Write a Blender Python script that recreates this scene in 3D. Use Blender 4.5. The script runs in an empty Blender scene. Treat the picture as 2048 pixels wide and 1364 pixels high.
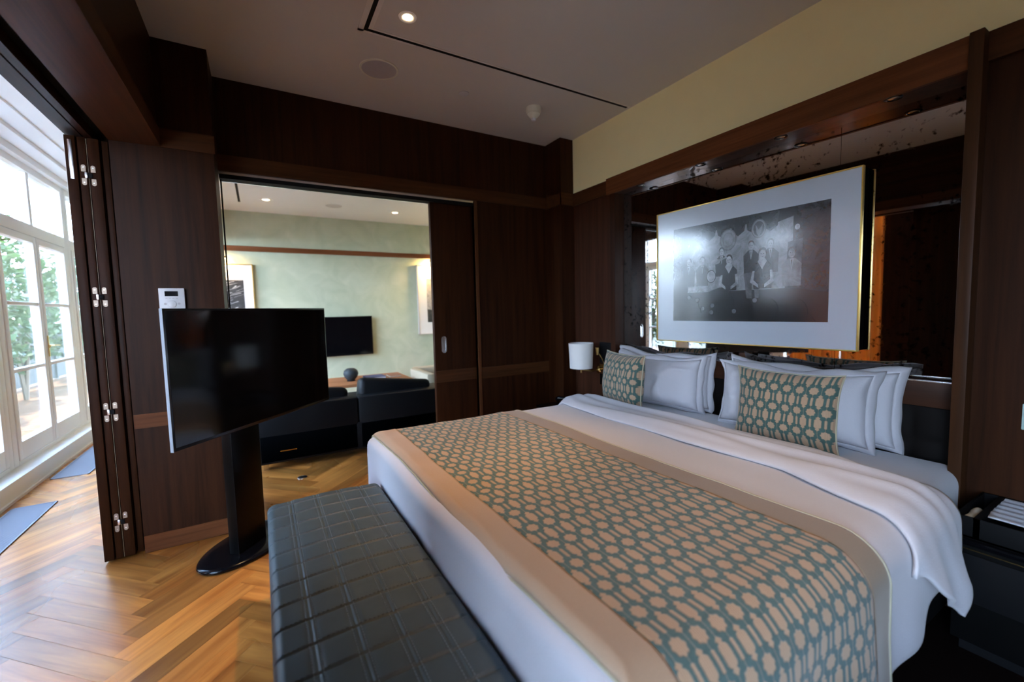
import bpy, bmesh, math, random
from mathutils import Vector, Matrix, noise
random.seed(7)
PI = math.pi
sc = bpy.context.scene
COL = sc.collection

# ---------------------------------------------------------------- camera
F_PX = 854.37
yaw, pit, rol = math.radians(30.41), math.radians(4.166), math.radians(-1.381)
fw = Vector((math.sin(yaw)*math.cos(pit), math.cos(yaw)*math.cos(pit), -math.sin(pit)))
rt = Vector((math.cos(yaw), -math.sin(yaw), 0)); up = rt.cross(fw)
r2 = rt*math.cos(rol) + up*math.sin(rol); u2 = -rt*math.sin(rol) + up*math.cos(rol)
cam = bpy.data.cameras.new('camera'); co = bpy.data.objects.new('camera', cam); COL.objects.link(co)
M = Matrix.Identity(4)
for i in range(3):
    M[i][0] = r2[i]; M[i][1] = u2[i]; M[i][2] = -fw[i]
M.translation = (0, 0, 1.25)
co.matrix_world = M
cam.sensor_width = 36; cam.lens = F_PX/2048*36; cam.clip_start = .02
cam.dof.use_dof = True; cam.dof.focus_distance = 2.08; cam.dof.aperture_fstop = 1.5
sc.camera = co

# ---------------------------------------------------------------- world, sun, daylight
world = bpy.data.worlds.new('world'); sc.world = world; world.use_nodes = True
nt = world.node_tree; nt.nodes.clear()
wo = nt.nodes.new('ShaderNodeOutputWorld'); bg = nt.nodes.new('ShaderNodeBackground')
tc = nt.nodes.new('ShaderNodeTexCoord'); sx = nt.nodes.new('ShaderNodeSeparateXYZ'); cr = nt.nodes.new('ShaderNodeValToRGB')
nt.links.new(tc.outputs['Generated'], sx.inputs[0]); nt.links.new(sx.outputs['Z'], cr.inputs[0])
cr.color_ramp.elements[0].position = 0.0; cr.color_ramp.elements[0].color = (.72, .84, 1, 1)
cr.color_ramp.elements[1].position = .7; cr.color_ramp.elements[1].color = (.38, .60, 1, 1)
nt.links.new(cr.outputs[0], bg.inputs[0]); bg.inputs[1].default_value = 13.0
nt.links.new(bg.outputs[0], wo.inputs[0])
sun = bpy.data.lights.new('sun', 'SUN'); sun.energy = 9; sun.angle = .01; sun.color = (1, .9, .74)
so = bpy.data.objects.new('sun', sun); COL.objects.link(so)
so.rotation_euler = Vector((-.06, .55, 1.0)).to_track_quat('Z', 'Y').to_euler()
for (py0, py1) in ((-2.0, 3.1), (3.1, 7.0)):                 # portals: they only steer sky samples through the glazing
    L = bpy.data.lights.new('window_portal', 'AREA'); L.shape = 'RECTANGLE'; L.size = py1-py0; L.size_y = 2.45
    lo = bpy.data.objects.new('window_portal', L); COL.objects.link(lo)
    lo.matrix_world = Matrix.Translation((-1.62, (py0+py1)/2, 1.38)) @ Vector((-1, 0, 0)).to_track_quat('Z', 'Y').to_matrix().to_4x4()
    L.cycles.is_portal = True
vs = sc.view_settings
vs.view_transform = 'Standard'; vs.look = 'None'; vs.gamma = 1; vs.exposure = 1.28; vs.use_curve_mapping = False
sc.cycles.max_bounces = 10; sc.cycles.diffuse_bounces = 6; sc.cycles.glossy_bounces = 5; sc.cycles.transparent_max_bounces = 16
sc.cycles.sample_clamp_indirect = 6; sc.cycles.caustics_reflective = True; sc.cycles.caustics_refractive = False
sc.cycles.use_denoising = True

# ---------------------------------------------------------------- materials
def new_mat(name):
    m = bpy.data.materials.new(name); m.use_nodes = True
    return m, m.node_tree, m.node_tree.nodes['Principled BSDF']
def setp(b, color=None, rough=None, metal=None, coat=None, spec=None, sheen=None, emis=None, es=None, crough=None):
    if color is not None: b.inputs['Base Color'].default_value = (*color, 1)
    if rough is not None: b.inputs['Roughness'].default_value = rough
    if metal is not None: b.inputs['Metallic'].default_value = metal
    if coat is not None: b.inputs['Coat Weight'].default_value = coat
    if crough is not None: b.inputs['Coat Roughness'].default_value = crough
    if spec is not None: b.inputs['Specular IOR Level'].default_value = spec
    if sheen is not None: b.inputs['Sheen Weight'].default_value = sheen
    if emis is not None: b.inputs['Emission Color'].default_value = (*emis, 1); b.inputs['Emission Strength'].default_value = es
def plain(name, color, rough=.5, noise_amt=.08, scale=30, bump=0, **k):
    m, t, b = new_mat(name); setp(b, color, rough, **k)
    tc = t.nodes.new('ShaderNodeTexCoord'); n = t.nodes.new('ShaderNodeTexNoise'); n.inputs['Scale'].default_value = scale; n.inputs['Detail'].default_value = 4
    t.links.new(tc.outputs['Object'], n.inputs['Vector'])
    mx = t.nodes.new('ShaderNodeMix'); mx.data_type = 'RGBA'
    mx.inputs['A'].default_value = (*[c*(1-noise_amt) for c in color], 1); mx.inputs['B'].default_value = (*[min(1, c*(1+noise_amt)) for c in color], 1)
    t.links.new(n.outputs['Fac'], mx.inputs['Factor']); t.links.new(mx.outputs['Result'], b.inputs['Base Color'])
    if bump:
        bp = t.nodes.new('ShaderNodeBump'); bp.inputs['Strength'].default_value = bump; bp.inputs['Distance'].default_value = .004
        t.links.new(n.outputs['Fac'], bp.inputs['Height']); t.links.new(bp.outputs['Normal'], b.inputs['Normal'])
    return m
def wood(name, dark, light, axis='z', rough=.42, scale=1.0, coat=.0, spec=.11):
    m, t, b = new_mat(name); setp(b, None, rough, coat=coat, crough=.15, spec=spec)
    tc = t.nodes.new('ShaderNodeTexCoord'); mp = t.nodes.new('ShaderNodeMapping')
    s = [28*scale]*3; s[{'x': 0, 'y': 1, 'z': 2}[axis]] = 1.1*scale
    mp.inputs['Scale'].default_value = s
    n = t.nodes.new('ShaderNodeTexNoise'); n.inputs['Scale'].default_value = 1; n.inputs['Detail'].default_value = 7; n.inputs['Roughness'].default_value = .65; n.inputs['Distortion'].default_value = .4
    r = t.nodes.new('ShaderNodeValToRGB'); r.color_ramp.elements[0].position = .3; r.color_ramp.elements[1].position = .72
    r.color_ramp.elements[0].color = (*dark, 1); r.color_ramp.elements[1].color = (*light, 1)
    t.links.new(tc.outputs['Object'], mp.inputs[0]); t.links.new(mp.outputs[0], n.inputs['Vector']); t.links.new(n.outputs['Fac'], r.inputs[0]); t.links.new(r.outputs[0], b.inputs['Base Color'])
    bp = t.nodes.new('ShaderNodeBump'); bp.inputs['Strength'].default_value = .12; bp.inputs['Distance'].default_value = .001
    t.links.new(n.outputs['Fac'], bp.inputs['Height']); t.links.new(bp.outputs['Normal'], b.inputs['Normal'])
    return m
D0, D1 = (.017, .0055, .0020), (.050, .0155, .0052)
WZ = wood('walnut_vertical', D0, D1, 'z')
WY = wood('walnut_along_y', D0, D1, 'y')
WX = wood('walnut_along_x', D0, D1, 'x')
SATIN = wood('walnut_satin', (.03, .010, .005), (.075, .026, .013), 'z', coat=.8)
RX = wood('rail_along_x', (.085, .028, .010), (.19, .062, .022), 'x')
RY = wood('rail_along_y', (.085, .028, .010), (.19, .062, .022), 'y')
RZ = wood('rail_vertical', (.075, .028, .011), (.15, .055, .022), 'z')
DRX = wood('dark_rail_along_x', (.045, .016, .006), (.10, .036, .013), 'x')
DRY = wood('dark_rail_along_y', (.045, .016, .006), (.10, .034, .013), 'y')
DRZ = wood('dark_rail_vertical', (.030, .012, .005), (.07, .027, .011), 'z')
LW = wood('light_wood', (.30, .12, .05), (.46, .20, .09), 'x', rough=.4)
DECK = wood('deck_wood', (.11, .055, .03), (.18, .095, .055), 'y', rough=.6)
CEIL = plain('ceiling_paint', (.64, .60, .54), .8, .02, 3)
CREAM = plain('cream_paint', (.96, .83, .44), .75, .04, 6, spec=.2)
WHITE = plain('white_paint', (.90, .90, .90), .45, .02, 5)
SILL = plain('sill_paint', (.84, .80, .74), .4, .02, 5)
LINEN = plain('white_linen', (.57, .565, .61), .85, .02, 200, bump=.15, sheen=.25)
SHEET = plain('white_sheet', (.64, .65, .70), .85, .02, 200, bump=.1, sheen=.2)
BORDER = plain('tan_border_fabric', (.43, .30, .20), .75, .06, 260, bump=.15, sheen=.3)
BORDER2 = plain('olive_border_fabric', (.25, .185, .125), .75, .06, 260, bump=.15, sheen=.3)
PIPE = plain('piping_fabric', (.45, .42, .30), .8)
LEATHER = plain('slate_leather', (.046, .068, .079), .5, .18, 14, bump=.35, spec=.4)
THREAD = plain('grey_blue_thread', (.14, .18, .22), .6)
BLACKG = plain('black_gloss', (.003, .003, .004), .16, .02, spec=.3)
SCREEN = plain('screen_black', (.003, .003, .004), .10, .02)
BLACKM = plain('black_matte', (.007, .007, .008), .7, spec=.15)
BLACKL = plain('black_leather', (.005, .006, .008), .5, .1, 20, bump=.2, spec=.25)
CHROME = plain('chrome', (.75, .75, .76), .22, .02, metal=1)
STEEL = plain('nickel', (.34, .26, .20), .42, .05, metal=.8)
BRASS = plain('brass', (.75, .52, .20), .25, .05, metal=1)
GOLD = plain('gold_frame_leaf', (.85, .58, .16), .32, .05, metal=.85)
PLASTIC = plain('grey_white_plastic', (.62, .60, .60), .35, .02)
IVORY = plain('ivory_plastic', (.70, .66, .52), .4, .02)
LAMPW = plain('lamp_shade_fabric', (.82, .82, .80), .8, .02)
MAT_W = plain('picture_mat', (.50, .55, .62), .22, .01, coat=1, crough=.17)
MAT_W.node_tree.nodes['Principled BSDF'].inputs['Coat IOR'].default_value = 1.7
GRILLE = plain('grille_metal', (.30, .30, .33), .7, .02, metal=.1, spec=.2)
PAPER = plain('paper', (.72, .74, .80), .7, .02)
PAPER2 = plain('paper_cream', (.70, .60, .45), .7, .02)
CARD = plain('blue_cover', (.06, .08, .20), .5)
TERRA = plain('brown_cover', (.30, .12, .07), .5)
SPKG = plain('speaker_grille', (.46, .42, .42), .8, .1, 400)
SOFABG = plain('beige_upholstery', (.50, .42, .30), .8)
TUFT = plain('tufted_dark_fabric', (.006, .0045, .004), .7, spec=.15)
BARK = plain('bark', (.10, .07, .05), .8)
TRELL = plain('trellis_wood', (.035, .036, .038), .7)
HEDGE = plain('dark_soil', (.06, .05, .04), .9)

def emitter(name, color, strength):
    m, t, b = new_mat(name); setp(b, (.8, .8, .8), .5, emis=color, es=strength); return m
BULB = emitter('warm_bulb', (1, .72, .42), 14)
BULB2 = emitter('soft_bulb', (1, .85, .55), 5)
def green_plaster():
    m, t, b = new_mat('green_plaster'); setp(b, None, .75, spec=.2)
    tc = t.nodes.new('ShaderNodeTexCoord'); n = t.nodes.new('ShaderNodeTexNoise'); n.inputs['Scale'].default_value = 3.2; n.inputs['Detail'].default_value = 8; n.inputs['Distortion'].default_value = 1.2
    r = t.nodes.new('ShaderNodeValToRGB'); r.color_ramp.elements[0].position = .3; r.color_ramp.elements[1].position = .75
    r.color_ramp.elements[0].color = (.52, .59, .43, 1); r.color_ramp.elements[1].color = (.66, .70, .54, 1)
    t.links.new(tc.outputs['Object'], n.inputs['Vector']); t.links.new(n.outputs['Fac'], r.inputs[0]); t.links.new(r.outputs[0], b.inputs['Base Color'])
    return m
GREEN = green_plaster()
def glass():
    m, t, b = new_mat('window_glass'); t.nodes.remove(b)
    o = t.nodes['Material Output']; tr = t.nodes.new('ShaderNodeBsdfTransparent'); g = t.nodes.new('ShaderNodeBsdfGlossy'); g.inputs['Roughness'].default_value = .02
    lw = t.nodes.new('ShaderNodeLayerWeight'); lw.inputs[0].default_value = .5; mx = t.nodes.new('ShaderNodeMixShader')
    p5 = t.nodes.new('ShaderNodeMath'); p5.operation = 'POWER'; p5.inputs[1].default_value = 5; t.links.new(lw.outputs['Facing'], p5.inputs[0])
    f = t.nodes.new('ShaderNodeMath'); f.operation = 'MULTIPLY_ADD'; f.inputs[1].default_value = .9; f.inputs[2].default_value = .04; t.links.new(p5.outputs[0], f.inputs[0])
    tr.inputs[0].default_value = (.93, .96, .97, 1)
    t.links.new(f.outputs[0], mx.inputs[0]); t.links.new(tr.outputs[0], mx.inputs[1]); t.links.new(g.outputs[0], mx.inputs[2]); t.links.new(mx.outputs[0], o.inputs[0])
    return m
GLASS = glass()
def mirror_mat():
    m, t, b = new_mat('antiqued_mirror')
    tc = t.nodes.new('ShaderNodeTexCoord'); n = t.nodes.new('ShaderNodeTexNoise'); n.inputs['Scale'].default_value = 38; n.inputs['Detail'].default_value = 3
    n2 = t.nodes.new('ShaderNodeTexNoise'); n2.inputs['Scale'].default_value = 4.5; n2.inputs['Detail'].default_value = 5
    t.links.new(tc.outputs['Object'], n.inputs['Vector']); t.links.new(tc.outputs['Object'], n2.inputs['Vector'])
    a = t.nodes.new('ShaderNodeMath'); a.operation = 'MULTIPLY_ADD'; a.inputs[1].default_value = .55
    t.links.new(n2.outputs['Fac'], a.inputs[0]); t.links.new(n.outputs['Fac'], a.inputs[2])
    r = t.nodes.new('ShaderNodeMapRange'); r.inputs['From Min'].default_value = .865; r.inputs['From Max'].default_value = 1.00
    t.links.new(a.outputs[0], r.inputs['Value'])
    mx = t.nodes.new('ShaderNodeMix'); mx.data_type = 'RGBA'; mx.inputs['A'].default_value = (.62, .60, .58, 1); mx.inputs['B'].default_value = (.05, .035, .025, 1)
    t.links.new(r.outputs[0], mx.inputs['Factor']); t.links.new(mx.outputs['Result'], b.inputs['Base Color'])
    b.inputs['Metallic'].default_value = 1
    b.inputs['Specular IOR Level'].default_value = .2
    r2_ = t.nodes.new('ShaderNodeMapRange'); r2_.inputs['To Min'].default_value = .015; r2_.inputs['To Max'].default_value = .10
    t.links.new(r.outputs[0], r2_.inputs['Value']); t.links.new(r2_.outputs[0], b.inputs['Roughness'])
    return m
MIRROR = mirror_mat()
def attr_mat(name, rough, coat=0, crough=.2, mul=1):
    m, t, b = new_mat(name); setp(b, None, rough, coat=coat, crough=crough)
    a = t.nodes.new('ShaderNodeAttribute'); a.attribute_name = 'Col'
    tc = t.nodes.new('ShaderNodeTexCoord'); n = t.nodes.new('ShaderNodeTexNoise'); n.inputs['Scale'].default_value = 14; n.inputs['Detail'].default_value = 9; n.inputs['Roughness'].default_value = .75; n.inputs['Distortion'].default_value = .6
    r = t.nodes.new('ShaderNodeMapRange'); r.inputs['From Min'].default_value = .3; r.inputs['From Max'].default_value = .7; r.inputs['To Min'].default_value = .45; r.inputs['To Max'].default_value = 1.5
    mx = t.nodes.new('ShaderNodeVectorMath'); mx.operation = 'MULTIPLY'
    t.links.new(tc.outputs['Object'], n.inputs['Vector']); t.links.new(n.outputs['Fac'], r.inputs['Value']); t.links.new(a.outputs['Color'], mx.inputs[0]); t.links.new(r.outputs[0], mx.inputs[1])
    t.links.new(mx.outputs[0], b.inputs['Base Color']); return m
PRINT = attr_mat('photo_print', .22, 1, .15)
PRINT.node_tree.nodes['Principled BSDF'].inputs['Coat IOR'].default_value = 1.8
PRINT2 = attr_mat('photo_print_matte', .4, .2, .2)
def parquet():
    m, t, b = new_mat('oak_parquet'); setp(b, None, .3, coat=.0, crough=.18, spec=.4)
    uv = t.nodes.new('ShaderNodeUVMap'); uv.uv_map = 'UVMap'; mp = t.nodes.new('ShaderNodeMapping'); mp.inputs['Scale'].default_value = (2.0, 22, 1)
    n = t.nodes.new('ShaderNodeTexNoise'); n.inputs['Scale'].default_value = 1; n.inputs['Detail'].default_value = 7; n.inputs['Distortion'].default_value = .7
    t.links.new(uv.outputs[0], mp.inputs[0]); t.links.new(mp.outputs[0], n.inputs['Vector'])
    r = t.nodes.new('ShaderNodeValToRGB'); e = r.color_ramp.elements
    e[0].position = .25; e[0].color = (.28, .082, .014, 1); e[1].position = .75; e[1].color = (.62, .25, .052, 1)
    t.links.new(n.outputs['Fac'], r.inputs[0])
    a = t.nodes.new('ShaderNodeAttribute'); a.attribute_name = 'Col'
    mx = t.nodes.new('ShaderNodeMix'); mx.data_type = 'RGBA'; mx.blend_type = 'MULTIPLY'; mx.inputs['Factor'].default_value = 1
    t.links.new(r.outputs[0], mx.inputs['A']); t.links.new(a.outputs['Color'], mx.inputs['B']); t.links.new(mx.outputs['Result'], b.inputs['Base Color'])
    n2 = t.nodes.new('ShaderNodeTexNoise'); n2.inputs['Scale'].default_value = 9; mr = t.nodes.new('ShaderNodeMapRange'); mr.inputs['To Min'].default_value = .20; mr.inputs['To Max'].default_value = .36
    t.links.new(n2.outputs['Fac'], mr.inputs['Value']); t.links.new(mr.outputs[0], b.inputs['Roughness'])
    bp = t.nodes.new('ShaderNodeBump'); bp.inputs['Strength'].default_value = .08; bp.inputs['Distance'].default_value = .001
    t.links.new(n.outputs['Fac'], bp.inputs['Height']); t.links.new(bp.outputs['Normal'], b.inputs['Normal'])
    return m
PARQ = parquet()
def trellis_fabric(name, cell, off=(0, 0), beige=(.48, .33, .215), teal=(.072, .130, .125), swap=False):
    """cut-velvet fabric: teal octagon-and-bar trellis on ribbed beige, u across, v along the bars"""
    m, t, b = new_mat(name); setp(b, None, .8, sheen=.25, spec=.25)
    L = t.links.new
    def math_(op, a, bb=None, c=None):
        n = t.nodes.new('ShaderNodeMath'); n.operation = op
        for i, v in enumerate((a, bb, c)):
            if v is None: continue
            if isinstance(v, (int, float)): n.inputs[i].default_value = v
            else: L(v, n.inputs[i])
        return n.outputs[0]
    uv = t.nodes.new('ShaderNodeUVMap'); uv.uv_map = 'UVMap'; s = t.nodes.new('ShaderNodeSeparateXYZ'); L(uv.outputs[0], s.inputs[0])
    u = math_('ADD', math_('DIVIDE', s.outputs['X'], cell), off[0]); v = math_('ADD', math_('DIVIDE', s.outputs['Y'], cell), off[1])
    H = 1.72
    def fold(x, per, sh):                         # |distance to nearest multiple|
        a = math_('ADD', x, sh + per/2); a = math_('FLOORED_MODULO', a, per); return math_('ABSOLUTE', math_('SUBTRACT', a, per/2))
    x0, y0 = fold(u, 1, 0), fold(v, H, 0)
    x1, y1 = fold(u, 1, .5), fold(v, H, H/2)
    def profile(yy, pts):
        r = t.nodes.new('ShaderNodeValToRGB'); r.color_ramp.interpolation = 'LINEAR'; e = r.color_ramp.elements
        e[0].position = pts[0][0]; e[0].color = (pts[0][1],)*3+(1,); e[1].position = pts[-1][0]; e[1].color = (pts[-1][1],)*3+(1,)
        for p, q in pts[1:-1]:
            k = e.new(p); k.color = (q, q, q, 1)
        L(yy, r.inputs[0]); return r.outputs[0]
    pi_ = t
    rad = math_('SQRT', math_('ADD', math_('MULTIPLY', x0, x0), math_('MULTIPLY', y0, y0)))
    an = math_('COSINE', math_('MULTIPLY', math_('ARCTAN2', y0, x0), 8))
    oct_ = math_('SUBTRACT', math_('MULTIPLY_ADD', an, .022, .298), rad)
    elo = math_('SUBTRACT', profile(y1, [(0, .235), (.24, .235), (.32, .18), (.35, .10), (.39, .10), (.42, .15), (.47, .14), (.53, .06), (.59, -.2)]), x1)
    slot = math_('SUBTRACT', profile(y1, [(0, .078), (.31, .078), (.34, -.2)]), x0)
    d = math_('MAXIMUM', math_('MAXIMUM', oct_, elo), slot)
    nf = t.nodes.new('ShaderNodeTexNoise'); nf.inputs['Scale'].default_value = 420; nf.inputs['Detail'].default_value = 2; L(uv.outputs[0], nf.inputs['Vector'])
    d = math_('ADD', d, math_('MULTIPLY', math_('SUBTRACT', nf.outputs['Fac'], .5), .10))
    fac = t.nodes.new('ShaderNodeMapRange'); fac.inputs['From Min'].default_value = -.03; fac.inputs['From Max'].default_value = .03; L(d, fac.inputs['Value'])
    # ribs in the beige ground
    rib = math_('SINE', math_('MULTIPLY', u, 2*PI*11)); ribc = math_('MULTIPLY_ADD', rib, .07, .93)
    n = t.nodes.new('ShaderNodeTexNoise'); n.inputs['Scale'].default_value = 60; n.inputs['Detail'].default_value = 3; L(uv.outputs[0], n.inputs['Vector'])
    bc = t.nodes.new('ShaderNodeMix'); bc.data_type = 'RGBA'; bc.blend_type = 'MULTIPLY'; bc.inputs['Factor'].default_value = 1; bc.inputs['A'].default_value = (*beige, 1); L(ribc, bc.inputs['B'])
    tl = t.nodes.new('ShaderNodeMix'); tl.data_type = 'RGBA'; tl.inputs['A'].default_value = (*[c*.75 for c in teal], 1); tl.inputs['B'].default_value = (*[c*1.3 for c in teal], 1); L(n.outputs['Fac'], tl.inputs['Factor'])
    mx = t.nodes.new('ShaderNodeMix'); mx.data_type = 'RGBA'; L(fac.outputs[0], mx.inputs['Factor']); L(tl.outputs['Result'], mx.inputs['A']); L(bc.outputs['Result'], mx.inputs['B'])
    L(mx.outputs['Result'], b.inputs['Base Color'])
    hgt = math_('ADD', math_('MULTIPLY', math_('SUBTRACT', 1, fac.outputs[0]), 1.0), math_('MULTIPLY', math_('MULTIPLY', rib, fac.outputs[0]), .12))
    bp = t.nodes.new('ShaderNodeBump'); bp.inputs['Strength'].default_value = .55; bp.inputs['Distance'].default_value = .0025; L(hgt, bp.inputs['Height']); L(bp.outputs['Normal'], b.inputs['Normal'])
    return m
TRELLIS = trellis_fabric('trellis_runner_fabric', .059)
TRELLIS_C = trellis_fabric('trellis_cushion_fabric', .058, (.5, .2), teal=(.060, .115, .102))
def leaf_mat(name, c):
    m, t, b = new_mat(name); setp(b, c, .5)
    a = t.nodes.new('ShaderNodeAttribute'); a.attribute_name = 'Col'
    mx = t.nodes.new('ShaderNodeMix'); mx.data_type = 'RGBA'; mx.blend_type = 'MULTIPLY'; mx.inputs['Factor'].default_value = 1; mx.inputs['A'].default_value = (*c, 1)
    t.links.new(a.outputs['Color'], mx.inputs['B']); t.links.new(mx.outputs['Result'], b.inputs['Base Color'])
    tl = t.nodes.new('ShaderNodeBsdfTranslucent'); ms = t.nodes.new('ShaderNodeMixShader'); ms.inputs[0].default_value = .35
    t.links.new(mx.outputs['Result'], tl.inputs[0]); t.links.new(b.outputs[0], ms.inputs[1]); t.links.new(tl.outputs[0], ms.inputs[2]); t.links.new(ms.outputs[0], t.nodes['Material Output'].inputs[0])
    return m
LEAF = leaf_mat('leaf_green', (.035, .06, .022))
CURT = leaf_mat('amber_curtain', (.85, .42, .13))

# ---------------------------------------------------------------- mesh helpers
def bx(bm, x0, x1, y0, y1, z0, z1, bev=0, seg=2, rot=None, at=None):
    """box between two corners; optional bevel; optional rotation matrix about 'at'"""
    x0, x1 = sorted((x0, x1)); y0, y1 = sorted((y0, y1)); z0, z1 = sorted((z0, z1))
    vs_ = [bm.verts.new(p) for p in ((x0, y0, z0), (x1, y0, z0), (x1, y1, z0), (x0, y1, z0), (x0, y0, z1), (x1, y0, z1), (x1, y1, z1), (x0, y1, z1))]
    fs = [bm.faces.new([vs_[i] for i in q]) for q in ((0, 3, 2, 1), (4, 5, 6, 7), (0, 1, 5, 4), (1, 2, 6, 5), (2, 3, 7, 6), (3, 0, 4, 7))]
    allv = vs_
    if bev:
        es = list({e for f in fs for e in f.edges})
        r = bmesh.ops.bevel(bm, geom=es, offset=bev, segments=seg, profile=.5, affect='EDGES')
        allv = list({v for f in r['faces'] for v in f.verts} | {v for v in vs_ if v.is_valid})
    if rot is not None:
        c = Vector(at) if at is not None else Vector(((x0+x1)/2, (y0+y1)/2, (z0+z1)/2))
        for v in allv: v.co = c + rot @ (v.co - c)
    return allv
def tube(bm, pts, r, n=8, cap=True):
    pts = [Vector(p) for p in pts]; rings = []
    up_ = Vector((0, 0, 1))
    for i, p in enumerate(pts):
        d = (pts[min(i+1, len(pts)-1)] - pts[max(i-1, 0)]).normalized()
        a = d.cross(up_ if abs(d.z) < .95 else Vector((1, 0, 0))).normalized(); b = d.cross(a)
        rr = r[i] if isinstance(r, (list, tuple)) else r
        rings.append([bm.verts.new(p + a*math.cos(2*PI*k/n)*rr + b*math.sin(2*PI*k/n)*rr) for k in range(n)])
    for A, B in zip(rings, rings[1:]):
        for k in range(n): bm.faces.new((A[k], A[(k+1) % n], B[(k+1) % n], B[k]))
    if cap: bm.faces.new(rings[0][::-1]); bm.faces.new(rings[-1])
def lathe(bm, prof, c=(0, 0, 0), n=32, R=None, cap=(True, True)):
    """prof: (radius, height) list about local z; R rotates into place"""
    rings = []; c = Vector(c)
    for r, z in prof:
        ring = []
        for k in range(n):
            v = Vector((r*math.cos(2*PI*k/n), r*math.sin(2*PI*k/n), z))
            if R is not None: v = R @ v
            ring.append(bm.verts.new(c+v))
        rings.append(ring)
    for A, B in zip(rings, rings[1:]):
        for k in range(n): bm.faces.new((A[k], A[(k+1) % n], B[(k+1) % n], B[k]))
    if cap[0]: bm.faces.new(rings[0][::-1])
    if cap[1]: bm.faces.new(rings[-1])
def grid(bm, fn, nu, nv, uvfn=None, flip=False):
    uvl = (bm.loops.layers.uv.get('UVMap') or bm.loops.layers.uv.new('UVMap')) if uvfn else None
    P = [[bm.verts.new(fn(i/nu, j/nv)) for j in range(nv+1)] for i in range(nu+1)]
    for i in range(nu):
        for j in range(nv):
            q = [(i, j), (i+1, j), (i+1, j+1), (i, j+1)]
            if flip: q = q[::-1]
            f = bm.faces.new([P[a][b] for a, b in q])
            if uvl:
                for l, (a, b) in zip(f.loops, q): l[uvl].uv = uvfn(a/nu, b/nv)
    return P
def wm(o):
    if o is None: return Matrix.Identity(4)
    return wm(o.parent) @ o.matrix_basis
def mesh(name, bm, mat, parent=None, smooth=None, origin=None, kind=None, label=None):
    """one mesh object; vertices are given in world space"""
    bmesh.ops.recalc_face_normals(bm, faces=bm.faces[:]) if smooth != 'raw' else None
    me = bpy.data.meshes.new(name); o = bpy.data.objects.new(name, me); COL.objects.link(o)
    if parent is not None:
        o.parent = parent; bm.transform(wm(parent).inverted())
    else:
        if origin is None:
            xs = [v.co for v in bm.verts]
            mn = [min(c[i] for c in xs) for i in range(3)]; mxx = [max(c[i] for c in xs) for i in range(3)]
            origin = ((mn[0]+mxx[0])/2, (mn[1]+mxx[1])/2, mn[2])
        o.location = origin; bm.transform(Matrix.Translation(origin).inverted())
    if smooth in (True, 'raw'):
        for f in bm.faces: f.smooth = True
    elif smooth == 'auto':
        for f in bm.faces: f.smooth = True
        for e in bm.edges:
            if len(e.link_faces) == 2 and e.calc_face_angle(0) > .6: e.smooth = False
    bm.to_mesh(me); bm.free()
    for mm in (mat if isinstance(mat, (list, tuple)) else [mat]): me.materials.append(mm)
    if kind: o['kind'] = kind
    if label: o['label'] = label
    return o
def B(): return bmesh.new()
def box_obj(name, mat, args, parent=None, bev=0, kind=None, label=None, smooth='auto'):
    bm = B()
    for a in (args if isinstance(args[0], (list, tuple)) else [args]): bx(bm, *a, bev=bev)
    return mesh(name, bm, mat, parent, smooth=smooth if bev else None, kind=kind, label=label)
def tag(o, label, cat, group=None, kind=None):
    o['label'] = label; o['category'] = cat
    if group: o['group'] = group
    if kind: o['kind'] = kind
    return o
def thing(name, label, cat, loc=(0, 0, 0), rz=0, group=None):
    o = bpy.data.objects.new(name, None); COL.objects.link(o); o.empty_display_size = .05
    o.location = loc; o.rotation_euler = (0, 0, rz)
    return tag(o, label, cat, group)
def solidify(o, t, off=-1):
    m = o.modifiers.new('thickness', 'SOLIDIFY'); m.thickness = t; m.offset = off; return o
def N(x, y, z=0): return noise.noise(Vector((x, y, z)))
def rotz(a): return Matrix.Rotation(a, 3, 'Z')
def copy_tree(o, parent=None):
    c = o.copy(); COL.objects.link(c); c.parent = parent
    for ch in [q for q in COL.objects if q.parent == o]: copy_tree(ch, c)
    return c

# ================================================================ SETTING
ZC = 2.69                                   # ceiling
YF = 3.197                                  # far wall face
# ---- floor: herringbone planks, one mesh
bm = B(); uvl = bm.loops.layers.uv.new('UVMap'); cl = bm.loops.layers.float_color.new('Col')
W_, NL = .093, 6; Lp = W_*NL
c45 = math.cos(PI/4)
def plank(x, y, w, h, alongx):
    """rect in herringbone space rotated by 45 degrees"""
    pts = [(x, y), (x+w, y), (x+w, y+h), (x, y+h)]
    P = [((px-py)*c45 + .31, (px+py)*c45 + .02) for px, py in pts]
    cx = sum(p[0] for p in P)/4; cy = sum(p[1] for p in P)/4
    if not (-1.75 < cx < 3.4 and -2.3 < cy < 7.3): return
    g = .0007
    f = bm.faces.new([bm.verts.new((p[0], p[1], 0)) for p in P])
    k = random.uniform(.52, 1.22); tint = random.uniform(-.06, .08)
    ou, ov = random.uniform(0, 50), random.uniform(0, 50)
    for l, (px, py) in zip(f.loops, pts):
        a, b = (px-x, py-y) if alongx else (py-y, px-x)
        l[uvl].uv = (a+ou, b+ov); l[cl] = (k*(1+tint), k, k*(1-tint), 1)
for i in range(-70, 90):
    for j in range(-12, 14):
        # diagonal tiling of L pairs
        bxx = i*W_ + j*Lp; byy = i*W_ - j*Lp
        plank(bxx, byy, Lp-.0012, W_-.0012, True)
        plank(bxx + Lp - 0, byy - 0 + W_ - Lp + 0, W_-.0012, Lp-.0012, False) if False else plank(bxx, byy + W_, W_-.0012, Lp-.0012, False)
bx(bm, -1.75, 3.4, -2.3, 7.3, -.05, -.002)
mesh('floor', bm, PARQ, kind='structure', smooth='raw', origin=(0, 0, -.05))
for f in bpy.data.objects['floor'].data.polygons: f.use_smooth = False

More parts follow.
